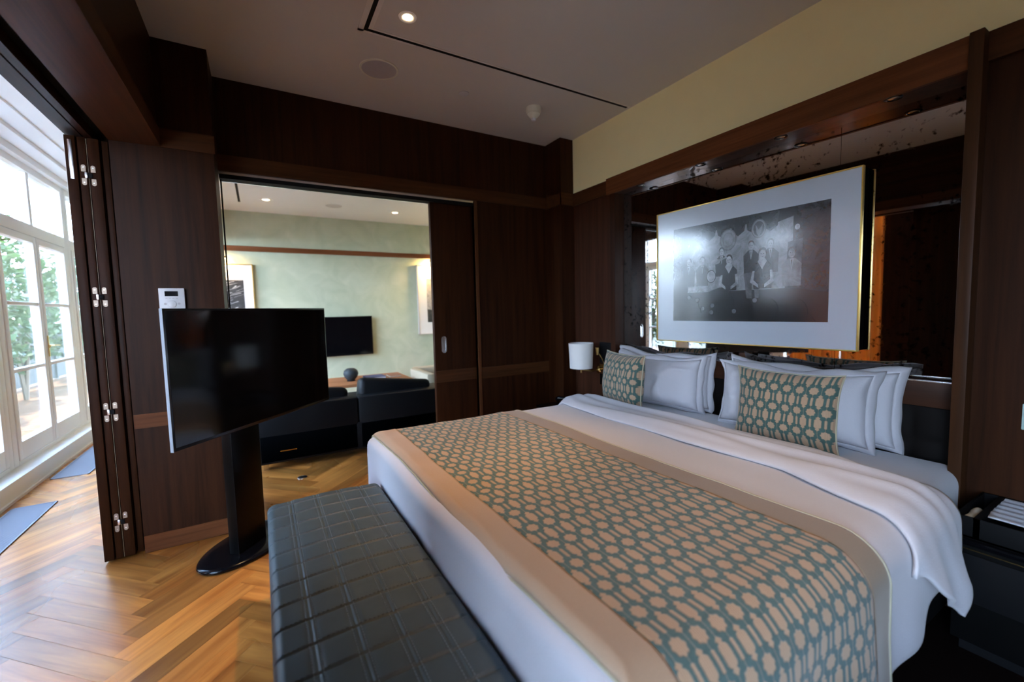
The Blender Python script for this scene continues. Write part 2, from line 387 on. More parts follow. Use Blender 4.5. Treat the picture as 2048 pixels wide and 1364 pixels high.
# ---- ceiling with slot for the air diffuser
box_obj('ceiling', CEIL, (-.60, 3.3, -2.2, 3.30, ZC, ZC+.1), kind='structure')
box_obj('ceiling_living_room', WHITE, (-.6, 3.3, 3.30, 7.1, ZC, ZC+.1), kind='structure')
box_obj('ceiling_conservatory', WHITE, (-1.80, -.60, -2.2, 7.1, 2.70, 2.82), kind='structure')
# ---- walls
box_obj('wall_right', CREAM, [(2.40, 2.52, -2.2, 3.2, 2.235, ZC)], kind='structure')
for nm, a in (('wall_right_far_panel', (2.405, 2.60, 2.50, 3.2, 0, 2.135)), ('wall_right_near_panel', (2.405, 2.60, -2.2, .52, 0, 2.135)), ('wall_right_recess', (2.56, 2.62, .5, 2.55, 0, 2.235))):
    box_obj(nm, SATIN if 'far' in nm else WZ, a, kind='structure')
box_obj('trim_1', DRY, [(2.385, 2.41, 2.54, 2.99, 2.13, 2.235), (2.385, 2.41, -2.2, .545, 2.13, 2.235)], kind='structure')
# recess shell: soffit header and jambs
box_obj('trim_2', RY, [(2.36, 2.378, .56, 2.53, 2.115, 2.238), (2.378, 2.40, .56, 2.53, 2.20, 2.238)], kind='structure')
box_obj('trim_3', SATIN, (2.378, 2.56, .56, 2.53, 2.118, 2.20), kind='structure')
box_obj('trim_4', WZ, (2.37, 2.56, 2.45, 2.50, 0, 2.118), kind='structure')
box_obj('trim_5', [DRZ], (2.33, 2.56, .52, .56, 0, 2.235), kind='structure', bev=.003)
# far wall (timber clad) with opening x -0.168..1.56 z<2.145
OPX0, OPX1, OPZ = -.168, 1.545, 2.145
box_obj('wall_far', WZ, [(OPX0, OPX1, YF, YF+.16, 2.235, ZC), (OPX1, 2.6, YF, YF+.16, 0, 2.14), (OPX1, 2.6, YF, YF+.16, 2.235, ZC)], kind='structure')
box_obj('trim_6', DRX, [(OPX0, 2.264, YF-.012, YF+.10, 2.14, 2.235)], kind='structure')
box_obj('trim_7', RZ, (1.545, 1.572, YF-.012, YF+.16, 0, 2.14), kind='structure', bev=.003)
box_obj('trim_8', DRX, (1.572, 2.264, YF-.006, YF+.01, .68, .775), kind='structure')
bm = B(); bx(bm, OPX0, OPX1, YF+.0, YF+.012, 2.122, 2.139); bx(bm, OPX0, OPX1, YF+.09, YF+.10, 2.10, 2.139)
mesh('trim_9', bm, CHROME, kind='structure')
box_obj('trim_10', BLACKM, (OPX0, OPX1, YF+.014, YF+.088, 2.10, 2.138), kind='structure')
# corner column
box_obj('wall_corner_column', WZ, (2.264, 2.405, 2.98, YF, 0, ZC), kind='structure')
box_obj('trim_11', DRX, [(2.255, 2.40, 2.97, 2.98, 2.135, 2.235), (2.255, 2.264, 2.97, YF, 2.135, 2.235)], kind='structure')
# left pier
PY = 2.90
box_obj('wall_left_pier', WZ, [(-.60, -.168, PY, 3.2, 0, ZC), (-.60, -.21, 3.2, 3.36, 0, ZC)], kind='structure')
box_obj('trim_12', DRX, [(-.40, -.16, PY-.012, PY, 2.14, 2.235)], kind='structure')
box_obj('trim_13', RX, [(-.598, -.168, PY-.003, PY, .675, .75)], kind='structure')
box_obj('trim_14', RX, [(-.598, -.168, PY-.006, PY, 0.004, .095)], kind='structure')
# left wall beam above the folding doors
box_obj('wall_left_upper', WY, [(-.60, -.405, -2.2, PY, 2.235, ZC)], kind='structure')
box_obj('trim_15', DRY, [(-.60, -.395, -2.2, PY, 2.143, 2.235)], kind='structure')
box_obj('trim_16', BLACKM, (-.66, -.60, -2.2, 3.4, 2.19, 2.70), kind='structure')
box_obj('trim_17', WY, [(-.69, -.66, -2.2, 3.4, 2.14, 2.70), (-.76, -.70, -2.2, 3.4, 2.145, 2.72)], kind='structure')
box_obj('wall_left', WZ, [(-.60, -.405, -.02, .95, 0, 2.143), (-.60, -.405, -2.2, -1.05, 0, 2.143)], kind='structure')  # unseen gap between the two boxes is added to let daylight onto the bed
box_obj('wall_back', WZ, (-.6, 2.6, -2.2, -2.1, 0, ZC), kind='structure')
box_obj('wall_conservatory_back', WHITE, [(-1.8, -.6, -2.3, -2.2, 0, ZC)], kind='structure')
# living room walls
box_obj('wall_living_far', GREEN, (-1.8, 3.4, 7.0, 7.12, 0, 2.75), kind='structure')
box_obj('wall_living_right', GREEN, (3.25, 3.4, 3.3, 7.0, 0, 2.75), kind='structure')
box_obj('wall_living_near', WZ, [(2.6, 3.3, 3.26, 3.36, 0, 2.75)], kind='structure')
box_obj('trim_18', wood('living_rail_wood', (.16, .055, .02), (.26, .10, .045), 'x'), (-1.7, 3.25, 6.975, 7.0, 2.145, 2.215), kind='structure')
box_obj('trim_19', WY, (-.72, -.6, 3.4, 7.0, 2.30, 2.72), kind='structure')
box_obj('wall_conservatory_pier', WZ, (-1.78, -1.38, 1.60, 1.85, 0, 2.70), kind='structure')
# conservatory plinth, cornice
bm = B(); bx(bm, -1.80, -1.55, -2.2, 7.0, 0, .135, bev=.006); bx(bm, -1.56, -1.535, -2.2, 7.0, 0, .018)
mesh('wall_plinth', bm, SILL, kind='structure', smooth='auto')
bm = B(); bx(bm, -1.80, -1.62, -2.2, 7.0, 2.60, 2.71); bx(bm, -1.62, -1.50, -2.2, 7.0, 2.655, 2.71); bx(bm, -1.50, -1.36, -2.2, 7.0, 2.685, 2.71); bx(bm, -.95, -.76, -2.2, 7, 2.56, 2.71)
mesh('trim_20', bm, WHITE, kind='structure')

# ---- glazed doors of the conservatory
XW = -1.70
def handle(y, parent):
    bm = B(); lathe(bm, [(.004, 0), (.011, .003), (.011, .012), (.004, .016)], (XW+.035, y, 1.02), 12, Matrix.Rotation(PI/2, 3, 'Y'))
    bx(bm, XW+.035, XW+.042, y-.012, y+.012, .93, 1.12, bev=.002)
    tube(bm, [(XW+.04, y, 1.03), (XW+.075, y, 1.03), (XW+.078, y+.02, 1.03), (XW+.078, y+.10, 1.025)], .007)
    mesh('door_handle', bm, BRASS, parent, smooth='auto')
def glazed(n, y0, y1, leaves):
    """fixed frame with a transom; the leaves are doors with three rows of panes"""
    bm = B()
    bx(bm, XW-.05, XW+.03, y0-.075, y0, .135, 2.60, bev=.006); bx(bm, XW-.05, XW+.03, y1, y1+.075, .135, 2.60, bev=.006)
    bx(bm, XW-.05, XW+.03, y0, y1, 1.99, 2.09, bev=.006); bx(bm, XW-.05, XW+.03, y0, y1, 2.545, 2.60); bx(bm, XW-.05, XW+.03, y0, y1, .135, .165)
    w = (y1-y0)/leaves
    for k in range(1, leaves): bx(bm, XW-.04, XW+.02, y0+k*w-.028, y0+k*w+.028, 2.09, 2.545, bev=.004)
    fr = mesh('window_%d' % n, bm, WHITE, kind='structure', smooth='auto')
    for k in range(leaves):
        a, b = y0+k*w, y0+(k+1)*w
        g = B(); bx(g, XW-.012, XW-.006, a+.02, b-.02, 2.09, 2.545); mesh('pane', g, GLASS, fr)
        bm = B()
        bx(bm, XW-.025, XW+.035, a+.004, a+.062, .17, 1.985, bev=.005); bx(bm, XW-.025, XW+.035, b-.062, b-.004, .17, 1.985, bev=.005)
        bx(bm, XW-.025, XW+.035, a+.06, b-.06, .17, .31, bev=.005); bx(bm, XW-.025, XW+.035, a+.06, b-.06, 1.93, 1.985, bev=.005)
        for z in (.865, 1.40): bx(bm, XW-.02, XW+.03, a+.06, b-.06, z-.014, z+.014, bev=.004)
        d = mesh('window_frame', bm, WHITE, fr, smooth='auto')
        g = B(); bx(g, XW-.003, XW+.003, a+.055, b-.055, .3, 1.94); mesh('pane', g, GLASS, d)
        if k == 1: handle(a+.035, d)
glazed(1, 6.25, 6.92, 1)
for i, y in enumerate((4.74, 3.23, 1.72, .21, -1.30)): glazed(i+2, y, y+1.36, 2)

# ================================================================ FOLDING DOORS (stacked at the pier)
xs = [(-.757, -.718), (-.713, -.684), (-.678, -.636), (-.630, -.606)]
door = []
for i, (a, b) in enumerate(xs):
    bm = B(); y0 = 2.88 + (0, .006, .010, .03)[i]
    bx(bm, a, b, y0, y0+.46, .012, 2.135, bev=.0015)
    door.append(mesh('door_%d' % (i+1), bm, WZ, kind='structure', smooth='auto'))
bm = B(); bx(bm, -.6822, -.6800, 2.889, 2.90, .012, 2.13); mesh('edge_strip', bm, plain('strip_bronze', (.16, .10, .05), .5), door[1])
bm = B(); bx(bm, -.745, -.730, 2.8785, 2.8805, 1.93, 2.115, bev=.0006); bx(bm, -.741, -.734, 2.876, 2.879, 1.99, 2.03)
mesh('flush_bolt', bm, CHROME, door[0], smooth='auto')
for z in (1.955, 1.363, .781, .203):
    for (cx, par, yy) in ((-.698, door[1], 2.886), (-.664, door[2], 2.890)):
        bm = B()
        for dz in (-.030, .030):
            # rounded plate above and below the knuckle
            pts = []
            for k in range(17):
                t_ = PI*k/16; s = 1 if dz > 0 else -1
                pts.append((cx+.0085*math.cos(t_), z+dz+s*(.010+.0085*math.sin(t_))))
            s = 1 if dz > 0 else -1
            pts += [(cx-.0085, z+dz-s*.014), (cx+.0085, z+dz-s*.014)]
            A = [bm.verts.new((p[0], yy-.002, p[1])) for p in pts]; C_ = [bm.verts.new((p[0], yy, p[1])) for p in pts]
            bm.faces.new(A); bm.faces.new(C_[::-1])
            for k in range(len(A)): bm.faces.new((A[k], A[(k+1) % len(A)], C_[(k+1) % len(A)], C_[k]))
        h = mesh('hinge', bm, STEEL, par)
        bm = B()
        for dz in (-.036, .036): lathe(bm, [(.0035, 0), (.0030, .0012)], (cx, yy-.002, z+dz), 10, Matrix.Rotation(PI/2, 3, 'X'))
        mesh('screw', bm, CHROME, h)
    bm = B(); bx(bm, -.695, -.683, 2.882, 2.889, z-.014, z+.014, bev=.002)
    mesh('hinge_knuckle', bm, CHROME, door[1], smooth='auto')
    bm = B(); bx(bm, -.683, -.667, 2.884, 2.890, z-.012, z+.012, bev=.002); mesh('hinge_knuckle', bm, BLACKM, door[2], smooth='auto')
# second stack at the near end (seen in the mirror)
bm = B()
for k in range(2): bx(bm, -.70+k*.045, -.66+k*.045, .95, 1.44, .012, 2.135, bev=.0015)
mesh('door_5', bm, WZ, kind='structure', smooth='auto')
# sliding doors of the far opening
bm = B(); bx(bm, 1.185, 1.70, YF+.035, YF+.075, .012, 2.12, bev=.002)
sd = mesh('door_6', bm, WZ, kind='structure', smooth='auto')
bm = B(); bx(bm, 1.187, 1.545, YF+.0325, YF+.036, .68, .775); mesh('door_rail', bm, DRX, sd)
bm = B()
n = 24; pts = []
for k in range(n):
    t_ = 2*PI*k/n; pts.append((.022*math.cos(t_), (.045 if math.sin(t_) >= 0 else -.045)+.022*math.sin(t_)))
hx, hz, hy = 1.262, .985, YF+.033
rings = []
for (s, dy) in ((1.0, .003), (1.0, -.003), (.62, -.003), (.55, .001)):
    rings.append([bm.verts.new((hx+p[0]*s, hy+dy, hz+p[1]*(1-(1-s)*.5))) for p in pts])
for A, C_ in zip(rings, rings[1:]):
    for k in range(n): bm.faces.new((A[k], A[(k+1) % n], C_[(k+1) % n], C_[k]))
bm.faces.new(rings[-1])
mesh('recessed_handle', bm, CHROME, sd, smooth='auto')
bm = B(); bx(bm, -.165, -.157, YF+.05, YF+.062, .012, 2.12, bev=.001)
sd2 = mesh('door_7', bm, BLACKM, kind='structure', smooth='auto')
bm = B(); bx(bm, -.178, -.166, YF+.045, YF+.058, 1.24, 1.41, bev=.003); mesh('door_handle', bm, BLACKM, sd2, smooth='auto')

# ================================================================ CEILING ITEMS
def disc(name, x, y, z, r, mat, parent=None, t=.004, down=True):
    bm = B(); lathe(bm, [(r, 0), (r, -t)], (x, y, z), 40); return mesh(name, bm, mat, parent, smooth='auto')
bm = B(); bx(bm, .545, 2.38, 2.318, 2.326, ZC-.001, ZC+.0) ; bx(bm, .537, .553, -1.2, 2.326, ZC-.001, ZC)
sl = thing('air_slot', 'long black slot diffuser making a corner across the bedroom ceiling', 'air vent', (.545, 2.32, ZC))
bm = B(); bx(bm, .552, 2.37, 2.311, 2.330, ZC-.0025, ZC-.0012); bx(bm, .536, .556, -1.2, 2.330, ZC-.0025, ZC-.0012); mesh('slot', bm, BLACKM, sl)
bm = B(); bx(bm, .51, .80, 2.328, 2.346, ZC-.002, ZC-.0002); bx(bm, .51, .538, -1.2, 2.346, ZC-.002, ZC-.0002); bx(bm, .553, .578, -1.2, 2.316, ZC-.002, ZC-.0002); bx(bm, .578, 2.39, 2.298, 2.316, ZC-.002, ZC-.0002)
mesh('flange', bm, plain('flange_paint', (.74, .69, .62), .6), sl)
def downlight(x, y, lab, power, group=None):
    t = thing('ceiling_downlight', lab, 'ceiling light', (x, y, ZC), group=group)
    bm = B(); lathe(bm, [(.043, -.0005), (.042, -.004), (.030, -.004), (.024, -.0015)], (x, y, ZC), 40, cap=(False, False)); mesh('ring', bm, WHITE, t, smooth='auto')
    bm = B(); lathe(bm, [(.023, -.001), (.02, -.004), (.012, -.006)], (x, y, ZC), 24); mesh('bulb', bm, BULB, t, smooth='auto')
    L = bpy.data.lights.new('downlight_beam', 'SPOT'); L.energy = power; L.color = (1, .62, .30); L.spot_size = math.radians(62); L.spot_blend = .9; L.shadow_soft_size = .02
    lo = bpy.data.objects.new('downlight_beam', L); COL.objects.link(lo); lo.location = (x, y, ZC-.012)
downlight(.706, 2.135, 'round recessed downlight glowing inside the corner of the ceiling slot', 55)
downlight(1.15, .95, 'added unseen downlight above the middle of the bed, outside the frame', 34)  # unseen lamp, added to warm the near part of the bed
t = thing('ceiling_speaker', 'large round grey ceiling speaker near the slot diffuser corner', 'speaker', (.692, 2.657, ZC))
bm = B(); lathe(bm, [(.112, -.0005), (.110, -.005), (.100, -.006), (.0985, -.003)], (.692, 2.657, ZC), 56, cap=(False, False)); mesh('ring', bm, IVORY, t, smooth='auto')
bm = B(); lathe(bm, [(.099, -.001), (.098, -.004)], (.692, 2.657, ZC), 56); mesh('grille', bm, SPKG, t)
bm = B(); lathe(bm, [(.034, -.0005), (.034, -.004), (.030, -.006)], (1.251, 2.682, ZC), 32)
tag(mesh('sprinkler_cover', bm, PLASTIC, smooth='auto'), 'small flat round cover plate on the ceiling between the speaker and the smoke detector', 'sprinkler cover')
t = thing('smoke_detector', 'ivory stepped smoke detector hanging from the ceiling near the far corner', 'smoke detector', (1.775, 2.64, ZC))
bm = B(); lathe(bm, [(.053, 0), (.055, -.025), (.050, -.040)], (1.775, 2.64, ZC), 36); mesh('base', bm, IVORY, t, smooth='auto')
bm = B(); lathe(bm, [(.045, -.040), (.045, -.046), (.036, -.058), (.033, -.060), (.022, -.075)], (1.775, 2.64, ZC), 36); mesh('housing', bm, IVORY, t, smooth='auto')
bm = B(); lathe(bm, [(.018, -.075), (.016, -.088), (.010, -.092)], (1.775, 2.64, ZC), 20); mesh('sensor', bm, PLASTIC, t, smooth='auto')
# recessed lights in the mirror soffit
for yy, lab in ((2.22, 'leftmost recessed light in the dark soffit over the mirror'), (1.735, 'second recessed light from the left in the soffit over the mirror'),
                (1.262, 'third recessed light from the left in the soffit, above the picture right half'), (.80, 'rightmost recessed light in the dark soffit over the mirror')):
    t = thing('recessed_light', lab, 'recessed light', (2.40, yy, 2.118), group='unlit lights in the mirror soffit')
    bm = B(); lathe(bm, [(.032, -.0003), (.031, -.004), (.024, -.005), (.021, -.001)], (2.40, yy, 2.118), 32, cap=(False, False)); mesh('ring', bm, BLACKG, t, smooth='auto')
    bm = B(); lathe(bm, [(.021, -.0005), (.015, -.003)], (2.40, yy, 2.118), 24); mesh('lens', bm, CHROME, t, smooth='auto')

# ================================================================ HEADBOARD WALL
tilt = math.tan(math.radians(2.2))
def xm(y): return 2.50 + (1.5-y)*tilt
mr = thing('wall_mirror', 'antiqued spotted mirror in three panels behind the framed photograph', 'mirror', (2.50, 1.5, .90))
for a, b in ((2.447, 1.998), (1.996, 1.038), (1.036, .562)):
    bm = B(); vs_ = []
    for dx in (0, .006):
        vs_.append([bm.verts.new((xm(y)+dx, y, z)) for y, z in ((a, .905), (b, .905), (b, 2.117), (a, 2.117))])
    bm.faces.new(vs_[0]); bm.faces.new(vs_[1][::-1])
    for k in range(4): bm.faces.new((vs_[0][k], vs_[0][(k+1) % 4], vs_[1][(k+1) % 4], vs_[1][k]))
    mesh('mirror_panel', bm, MIRROR, mr)
hb = thing('headboard', 'dark wall headboard with tufted panel and timber rail under the mirror', 'headboard', (2.5, 1.5, .2))
bm = B(); bx(bm, 2.455, 2.56, .56, 2.45, .79, .90, bev=.002); mesh('rail', bm, wood('head_rail', (.03, .012, .007), (.07, .028, .015), 'y'), hb, smooth='auto')
bm = B(); bx(bm, 2.452, 2.4645, .57, 2.45, .898, .905, bev=.001); mesh('glass_ledge', bm, CHROME, hb, smooth='auto')
def hbf(u, v):
    y = .57+u*1.875; z = .2+v*.585
    q = abs(math.sin(PI*(y-.57)/.145))*abs(math.sin(PI*(z-.2)/.145))
    return (2.474 - .013*q**.45, y, z)
bm = B(); grid(bm, hbf, 130, 48); bx(bm, 2.4742, 2.56, .565, 2.448, .2, .788); mesh('tufted_panel', bm, TUFT, hb, smooth=True)

# framed photograph
PX = 2.44
pf = thing('framed_picture', 'large gold framed black and white group photograph hung on the mirror', 'picture', (PX, 1.5, 1.0))
def pic(y, z): return y, z
PYL, PYR, PZ0, PZ1 = 2.085, .915, 1.010, 1.882
bm = B()
fwid = .0065
bx(bm, PX-.012, PX+.010, PYR, PYR+fwid, PZ0, PZ1, bev=.002); bx(bm, PX-.012, PX+.010, PYL-fwid, PYL, PZ0, PZ1, bev=.002)
bx(bm, PX-.012, PX+.010, PYR+fwid, PYL-fwid, PZ0, PZ0+fwid, bev=.002); bx(bm, PX-.012, PX+.010, PYR+fwid, PYL-fwid, PZ1-fwid, PZ1, bev=.002)
mesh('frame', bm, GOLD, pf, smooth='auto')
box_obj('mat_board', MAT_W, (PX-.004, PX+.010, PYR+fwid, PYL-fwid, PZ0+fwid, PZ1-fwid), pf)
box_obj('backing', plain('backing_black', (.003, .003, .003), 1, spec=0), (PX+.010, PX+.060, PYR+.002, PYL-.004, PZ0+.006, PZ1-.006), pf)
# the print: layered shapes in greys, y runs right to left seen from the room
bm = B(); cl = bm.loops.layers.float_color.new('Col')
IY0, IY1, IZ0, IZ1 = 1.950, 1.043, 1.150, 1.757
lay = [0]
def poly(pts, g):
    """pts in print units 0..1.5 by 0..1"""
    lay[0] += 1
    if isinstance(g, (int, float)): g = (g*.94, g, g*1.08)
    x = PX-.0045-lay[0]*.00002
    pts = [(min(1.5, max(0, p[0])), min(1, max(0, p[1]))) for p in pts]
    pts = [p for k, p in enumerate(pts) if p != pts[k-1]]
    if len(pts) < 3: return
    f = bm.faces.new([bm.verts.new((x, IY0+(IY1-IY0)*p[0]/1.5, IZ0+(IZ1-IZ0)*p[1])) for p in pts])
    for l in f.loops: l[cl] = (*g, 1)
def ell(cx, cy, rx, ry, g, n=18): poly([(cx+rx*math.cos(2*PI*k/n), cy+ry*math.sin(2*PI*k/n)) for k in range(n)], g)
poly([(0, 0), (1.5, 0), (1.5, 1), (0, 1)], .030)
poly([(.18, .3), (1.22, .3), (1.22, .92), (.98, .86), (.86, .93), (.70, .90), (.52, .92), (.40, .86), (.28, .78), (.2, .66)], .26)
for k in range(6): poly([(.2+.15*k, .99), (.36+.15*k, .99), (.34+.15*k, .86), (.28+.15*k, .82), (.22+.15*k, .86)], .045)
poly([(0, .45), (.12, .45), (.10, .9), (0, .95)], .05); poly([(1.22, .3), (1.5, .25), (1.5, 1), (1.25, 1)], .05)
ell(.63, .80, .085, .105, .15, 30); ell(.63, .80, .075, .094, .24, 30); ell(.63, .80, .055, .070, .19, 30); ell(.63, .80, .048, .062, .24, 30)
ell(.925, .86, .068, .088, .14, 30); ell(.925, .86, .060, .078, .24, 30); ell(.925, .86, .050, .066, .08, 30)
poly([(.895, .90), (.925, .85), (.965, .90), (.945, .82), (.925, .79), (.905, .82)], .24)
ell(.192, .80, .016, .02, .5); ell(1.253, .82, .020, .025, .6)
poly([(1.18, .70), (1.30, .72), (1.28, .3), (1.16, .3)], .10)
def person(x, y, s, suit, skin=.38, woman=False):
    poly([(x-.075*s, y-.30*s), (x-.085*s, y-.10*s), (x-.03*s, y-.045*s), (x+.03*s, y-.045*s), (x+.085*s, y-.10*s), (x+.08*s, y-.30*s)], suit)
    if woman:
        poly([(x-.04*s, y-.06*s), (x, y-.13*s), (x+.04*s, y-.06*s), (x+.02*s, y-.03*s), (x-.02*s, y-.03*s)], skin)
        poly([(x-.085*s, y-.14*s), (x-.105*s, y-.24*s), (x-.03*s, y-.29*s), (x-.035*s, y-.26*s), (x-.075*s, y-.22*s), (x-.065*s, y-.14*s)], skin*.9)
        poly([(x+.085*s, y-.14*s), (x+.10*s, y-.24*s), (x+.02*s, y-.29*s), (x+.02*s, y-.26*s), (x+.07*s, y-.22*s), (x+.065*s, y-.14*s)], skin*.9)
    else:
        poly([(x-.018*s, y-.05*s), (x, y-.15*s), (x+.018*s, y-.05*s)], skin*1.1); poly([(x-.005*s, y-.06*s), (x, y-.14*s), (x+.005*s, y-.06*s)], .03)
    ell(x, y+.016*s, .036*s, .046*s, .03); ell(x, y, .030*s, .042*s, skin)
    ell(x-.011*s, y+.006*s, .005*s, .004*s, .05, 8); ell(x+.011*s, y+.006*s, .005*s, .004*s, .05, 8); poly([(x-.012*s, y-.018*s), (x+.012*s, y-.018*s), (x, y-.024*s)], .12)
person(.564, .689, .80, .03); person(1.033, .705, .85, .09, .30); person(.857, .71, .85, .04, .34)
person(1.213, .60, .95, .20, .28); person(.193, .62, .85, .02, .24); person(.353, .62, .85, .03, .28)
poly([(.79, .46), (.82, .22), (.87, .22), (.87, .46)], .12); poly([(.88, .46), (.90, .22), (.94, .22), (.93, .46)], .10)
person(.642, .598, .98, .035, .40, True); person(.963, .62, 1.05, .045, .38, True)
ell(.454, .456, .052, .066, .06); ell(.454, .456, .045, .058, .36); ell(.454, .456, .038, .048, .30)
ell(.504, .599, .05, .026, .30); poly([(.45, .60), (.62, .64), (.62, .625), (.46, .575)], .28)
poly([(.40, .22), (.60, .20), (.66, .30), (.55, .34), (.42, .30)], .03)
for (x, y, r) in ((.10, .10, .10), (.24, .16, .075), (.60, .16, .10), (.80, .12, .08), (1.02, .10, .09), (1.25, .08, .10), (.42, .06, .08)):
    ell(x, y, r, r*1.25, .016); poly([(x-r*1.6, 0.005), (x-r*1.2, y-.02), (x+r*1.2, y-.02), (x+r*1.6, .005)], .018)
for (x, y) in ((.30, .22), (.47, .16), (.46, .09), (.36, .13), (.90, .20), (.70, .10), (.20, .25)): ell(x, y, .022, .022, .16, 9)
mesh('photo_print', bm, PRINT, pf)
pf.rotation_euler.z = math.radians(1.8)

# ---- left side: sconce, reading lamp, telephone, nightstand
t = thing('wall_lamp', 'small wall lamp with a white drum shade beside the left pillows', 'wall lamp', (2.385, 2.77, .70))
def shade(cx, cy, z0, z1, r0, r1):
    bm = B(); lathe(bm, [(r0, z0), (r1, z1), (r1-.003, z1), (r0-.003, z0)], (cx, cy, 0), 40, cap=(False, False)); return bm
LX, LY = 2.25, 2.72
mesh('lamp_shade', shade(LX, LY, .76, .965, .092, .101), LAMPW, t, smooth='auto')
bm = B(); tube(bm, [(LX, LY, .90), (LX, LY, .745), (LX, LY, .72)], .009); tube(bm, [(LX, LY, .745), (2.33, LY-.03, .73), (2.40, LY-.05, .74)], .006); mesh('arm', bm, BRASS, t, smooth='auto')
bm = B(); lathe(bm, [(.03, 0), (.03, .012), (.012, .02)], (2.404, LY-.05, .74), 20, Matrix.Rotation(-PI/2, 3, 'Y')); mesh('wall_plate', bm, BRASS, t, smooth='auto')
t = thing('reading_light', 'brass reading light with black switch plate behind the left cushion', 'reading light', (2.40, 2.60, .7))
box_obj('switch_plate', BLACKG, [(2.388, 2.404, 2.55, 2.65, .62, .71)], t, bev=.003)
bm = B(); bx(bm, 2.385, 2.404, 2.545, 2.655, .735, .79, bev=.004); tube(bm, [(2.39, 2.60, .79), (2.37, 2.60, .84), (2.34, 2.62, .90)], .006); lathe(bm, [(.012, -.03), (.02, .03)], (2.34, 2.62, .90), 14)
mesh('brass_body', bm, BRASS, t, smooth='auto')
box_obj('dark_panel', BLACKM, [(2.396, 2.404, 2.505, 2.66, .80, .97)], t)
t = thing('nightstand', 'dark glossy nightstand beside the far side of the bed under the wall lamp', 'nightstand', (2.18, 2.74, 0))
box_obj('body', WZ, (1.97, 2.40, 2.52, 2.96, .06, .43), t, bev=.003); box_obj('top', BLACKG, (1.96, 2.40, 2.515, 2.965, .43, .45), t, bev=.004)
box_obj('drawer', WX, (1.955, 1.97, 2.53, 2.95, .24, .42), t, bev=.002); box_obj('base', BLACKM, (2.0, 2.40, 2.54, 2.94, 0, .06), t)
t = thing('telephone', 'black desk telephone on the nightstand by the left cushion', 'telephone', (2.15, 2.76, .45))
bm = B(); bx(bm, 2.07, 2.24, 2.68, 2.84, .45, .475, bev=.008); mesh('base', bm, BLACKG, t, smooth='auto')
bm = B(); tube(bm, [(2.10, 2.86, .492), (2.11, 2.84, .508), (2.13, 2.77, .512), (2.15, 2.70, .508), (2.155, 2.68, .492)], [.020, .020, .013, .020, .020], 10); mesh('handset', bm, BLACKG, t, smooth=True)
# ---- right nightstand with tray
t = thing('nightstand', 'black nightstand with a thin gold line at the right edge of the bed', 'nightstand', (2.2, .14, 0))
box_obj('body', plain('ebony', (.003, .003, .003), .8, spec=.1), (2.07, 2.40, -.12, .47, .05, .40), t, bev=.003); box_obj('top', BLACKG, (2.06, 2.40, -.13, .475, .40, .42), t, bev=.004)
box_obj('gold_line', BRASS, (2.066, 2.07, -.12, .47, .385, .388), t); box_obj('drawer', BLACKM, (2.064, 2.07, -.11, .46, .20, .37), t, bev=.002); box_obj('base', BLACKM, (2.09, 2.38, -.10, .45, .009, .05), t)
t = thing('stationery_box', 'black divided tray holding papers on the right nightstand', 'tray', (2.18, .24, .42))
bm = B()
X0, X1, Y0, Y1 = 2.08, 2.40, .30, .475
bx(bm, X0, X1, Y0, Y1, .42, .428)
for a in ((X0, X1, Y0, Y0+.008), (X0, X1, Y1-.008, Y1), (X0, X0+.008, Y0, Y1), (X1-.008, X1, Y0, Y1), (X0, X1, .412, .430)): bx(bm, *a, .42, .495, bev=.001)
mesh('box', bm, plain('box_black', (.003, .003, .0035), .7, spec=.15), t, smooth='auto')
def sheetf(x0, x1, y0, y1, z): return lambda u, v: (x0+(x1-x0)*u, y0+(y1-y0)*v, z+.0015*math.sin(u*26))
bm = B(); grid(bm, lambda u, v: (2.14+.25*u, .322+.085*v+.02*u, .493+.0015*math.sin(u*34)), 50, 4); tag(solidify(mesh('notepad', bm, PAPER, smooth=True), .003), 'rippled white paper pad in the right half of the black tray', 'paper')
bm = B(); grid(bm, lambda u, v: (2.12+.12*u, .434+.032*v, .47+.012*math.sin(v*PI)+.003*math.sin(u*9)), 14, 8); env = solidify(mesh('envelope', bm, PAPER2, smooth=True), .003)
tag(env, 'cream envelope with gold lettering in the left half of the black tray', 'envelope')
box_obj('light_switch', plain('switch_green_white', (.45, .60, .56), .3), (2.394, 2.406, .28, .386, .765, .86), bev=.002)
tag(bpy.data.objects['light_switch'], 'pale green white switch plate at the right edge above the nightstand', 'light switch')

# ================================================================ BED
ZT = .60; CY = 1.42
def prof(s, hw, R, flare=0.03):
    a = abs(s); sg = 1 if s >= 0 else -1; flat = hw-R
    if a <= flat: return s, 0.0
    if a <= flat+R*PI/2:
        th = (a-flat)/R; return sg*(flat+R*math.sin(th)), R*(1-math.cos(th))
    rem = a-flat-R*PI/2; return sg*(hw+flare*rem), R+rem
bed = thing('bed', 'king size bed with white mattress against the tufted headboard', 'bed', (1.45, CY, 0))
box_obj('bed_base', BLACKM, (.53, 2.44, .52, 2.32, .06, .27), bed, bev=.01)
for lx, ly in ((.60, .60), (.60, 2.24), (2.36, .60), (2.36, 2.24)):
    bm = B(); lathe(bm, [(.03, 0), (.034, .06)], (lx, ly, 0), 20); mesh('leg', bm, BLACKM, bed, smooth='auto')
def rbox(x0, x1, y0, y1, z0, z1, R, nx, ny, nz, wob=0, seed=0, Rh=None):
    """rounded box (superellipse corners) with gentle cloth wobble"""
    bm = B(); bx(bm, x0, x1, y0, y1, z0, z1)
    bmesh.ops.bevel(bm, geom=bm.edges[:], offset=R, segments=6, profile=.5, affect='EDGES')
    bmesh.ops.triangulate(bm, faces=[f for f in bm.faces if len(f.verts) > 4])
    return bm
bm = rbox(.50, 2.44, .525, 2.38, .27, .575, .06, 0, 0, 0)
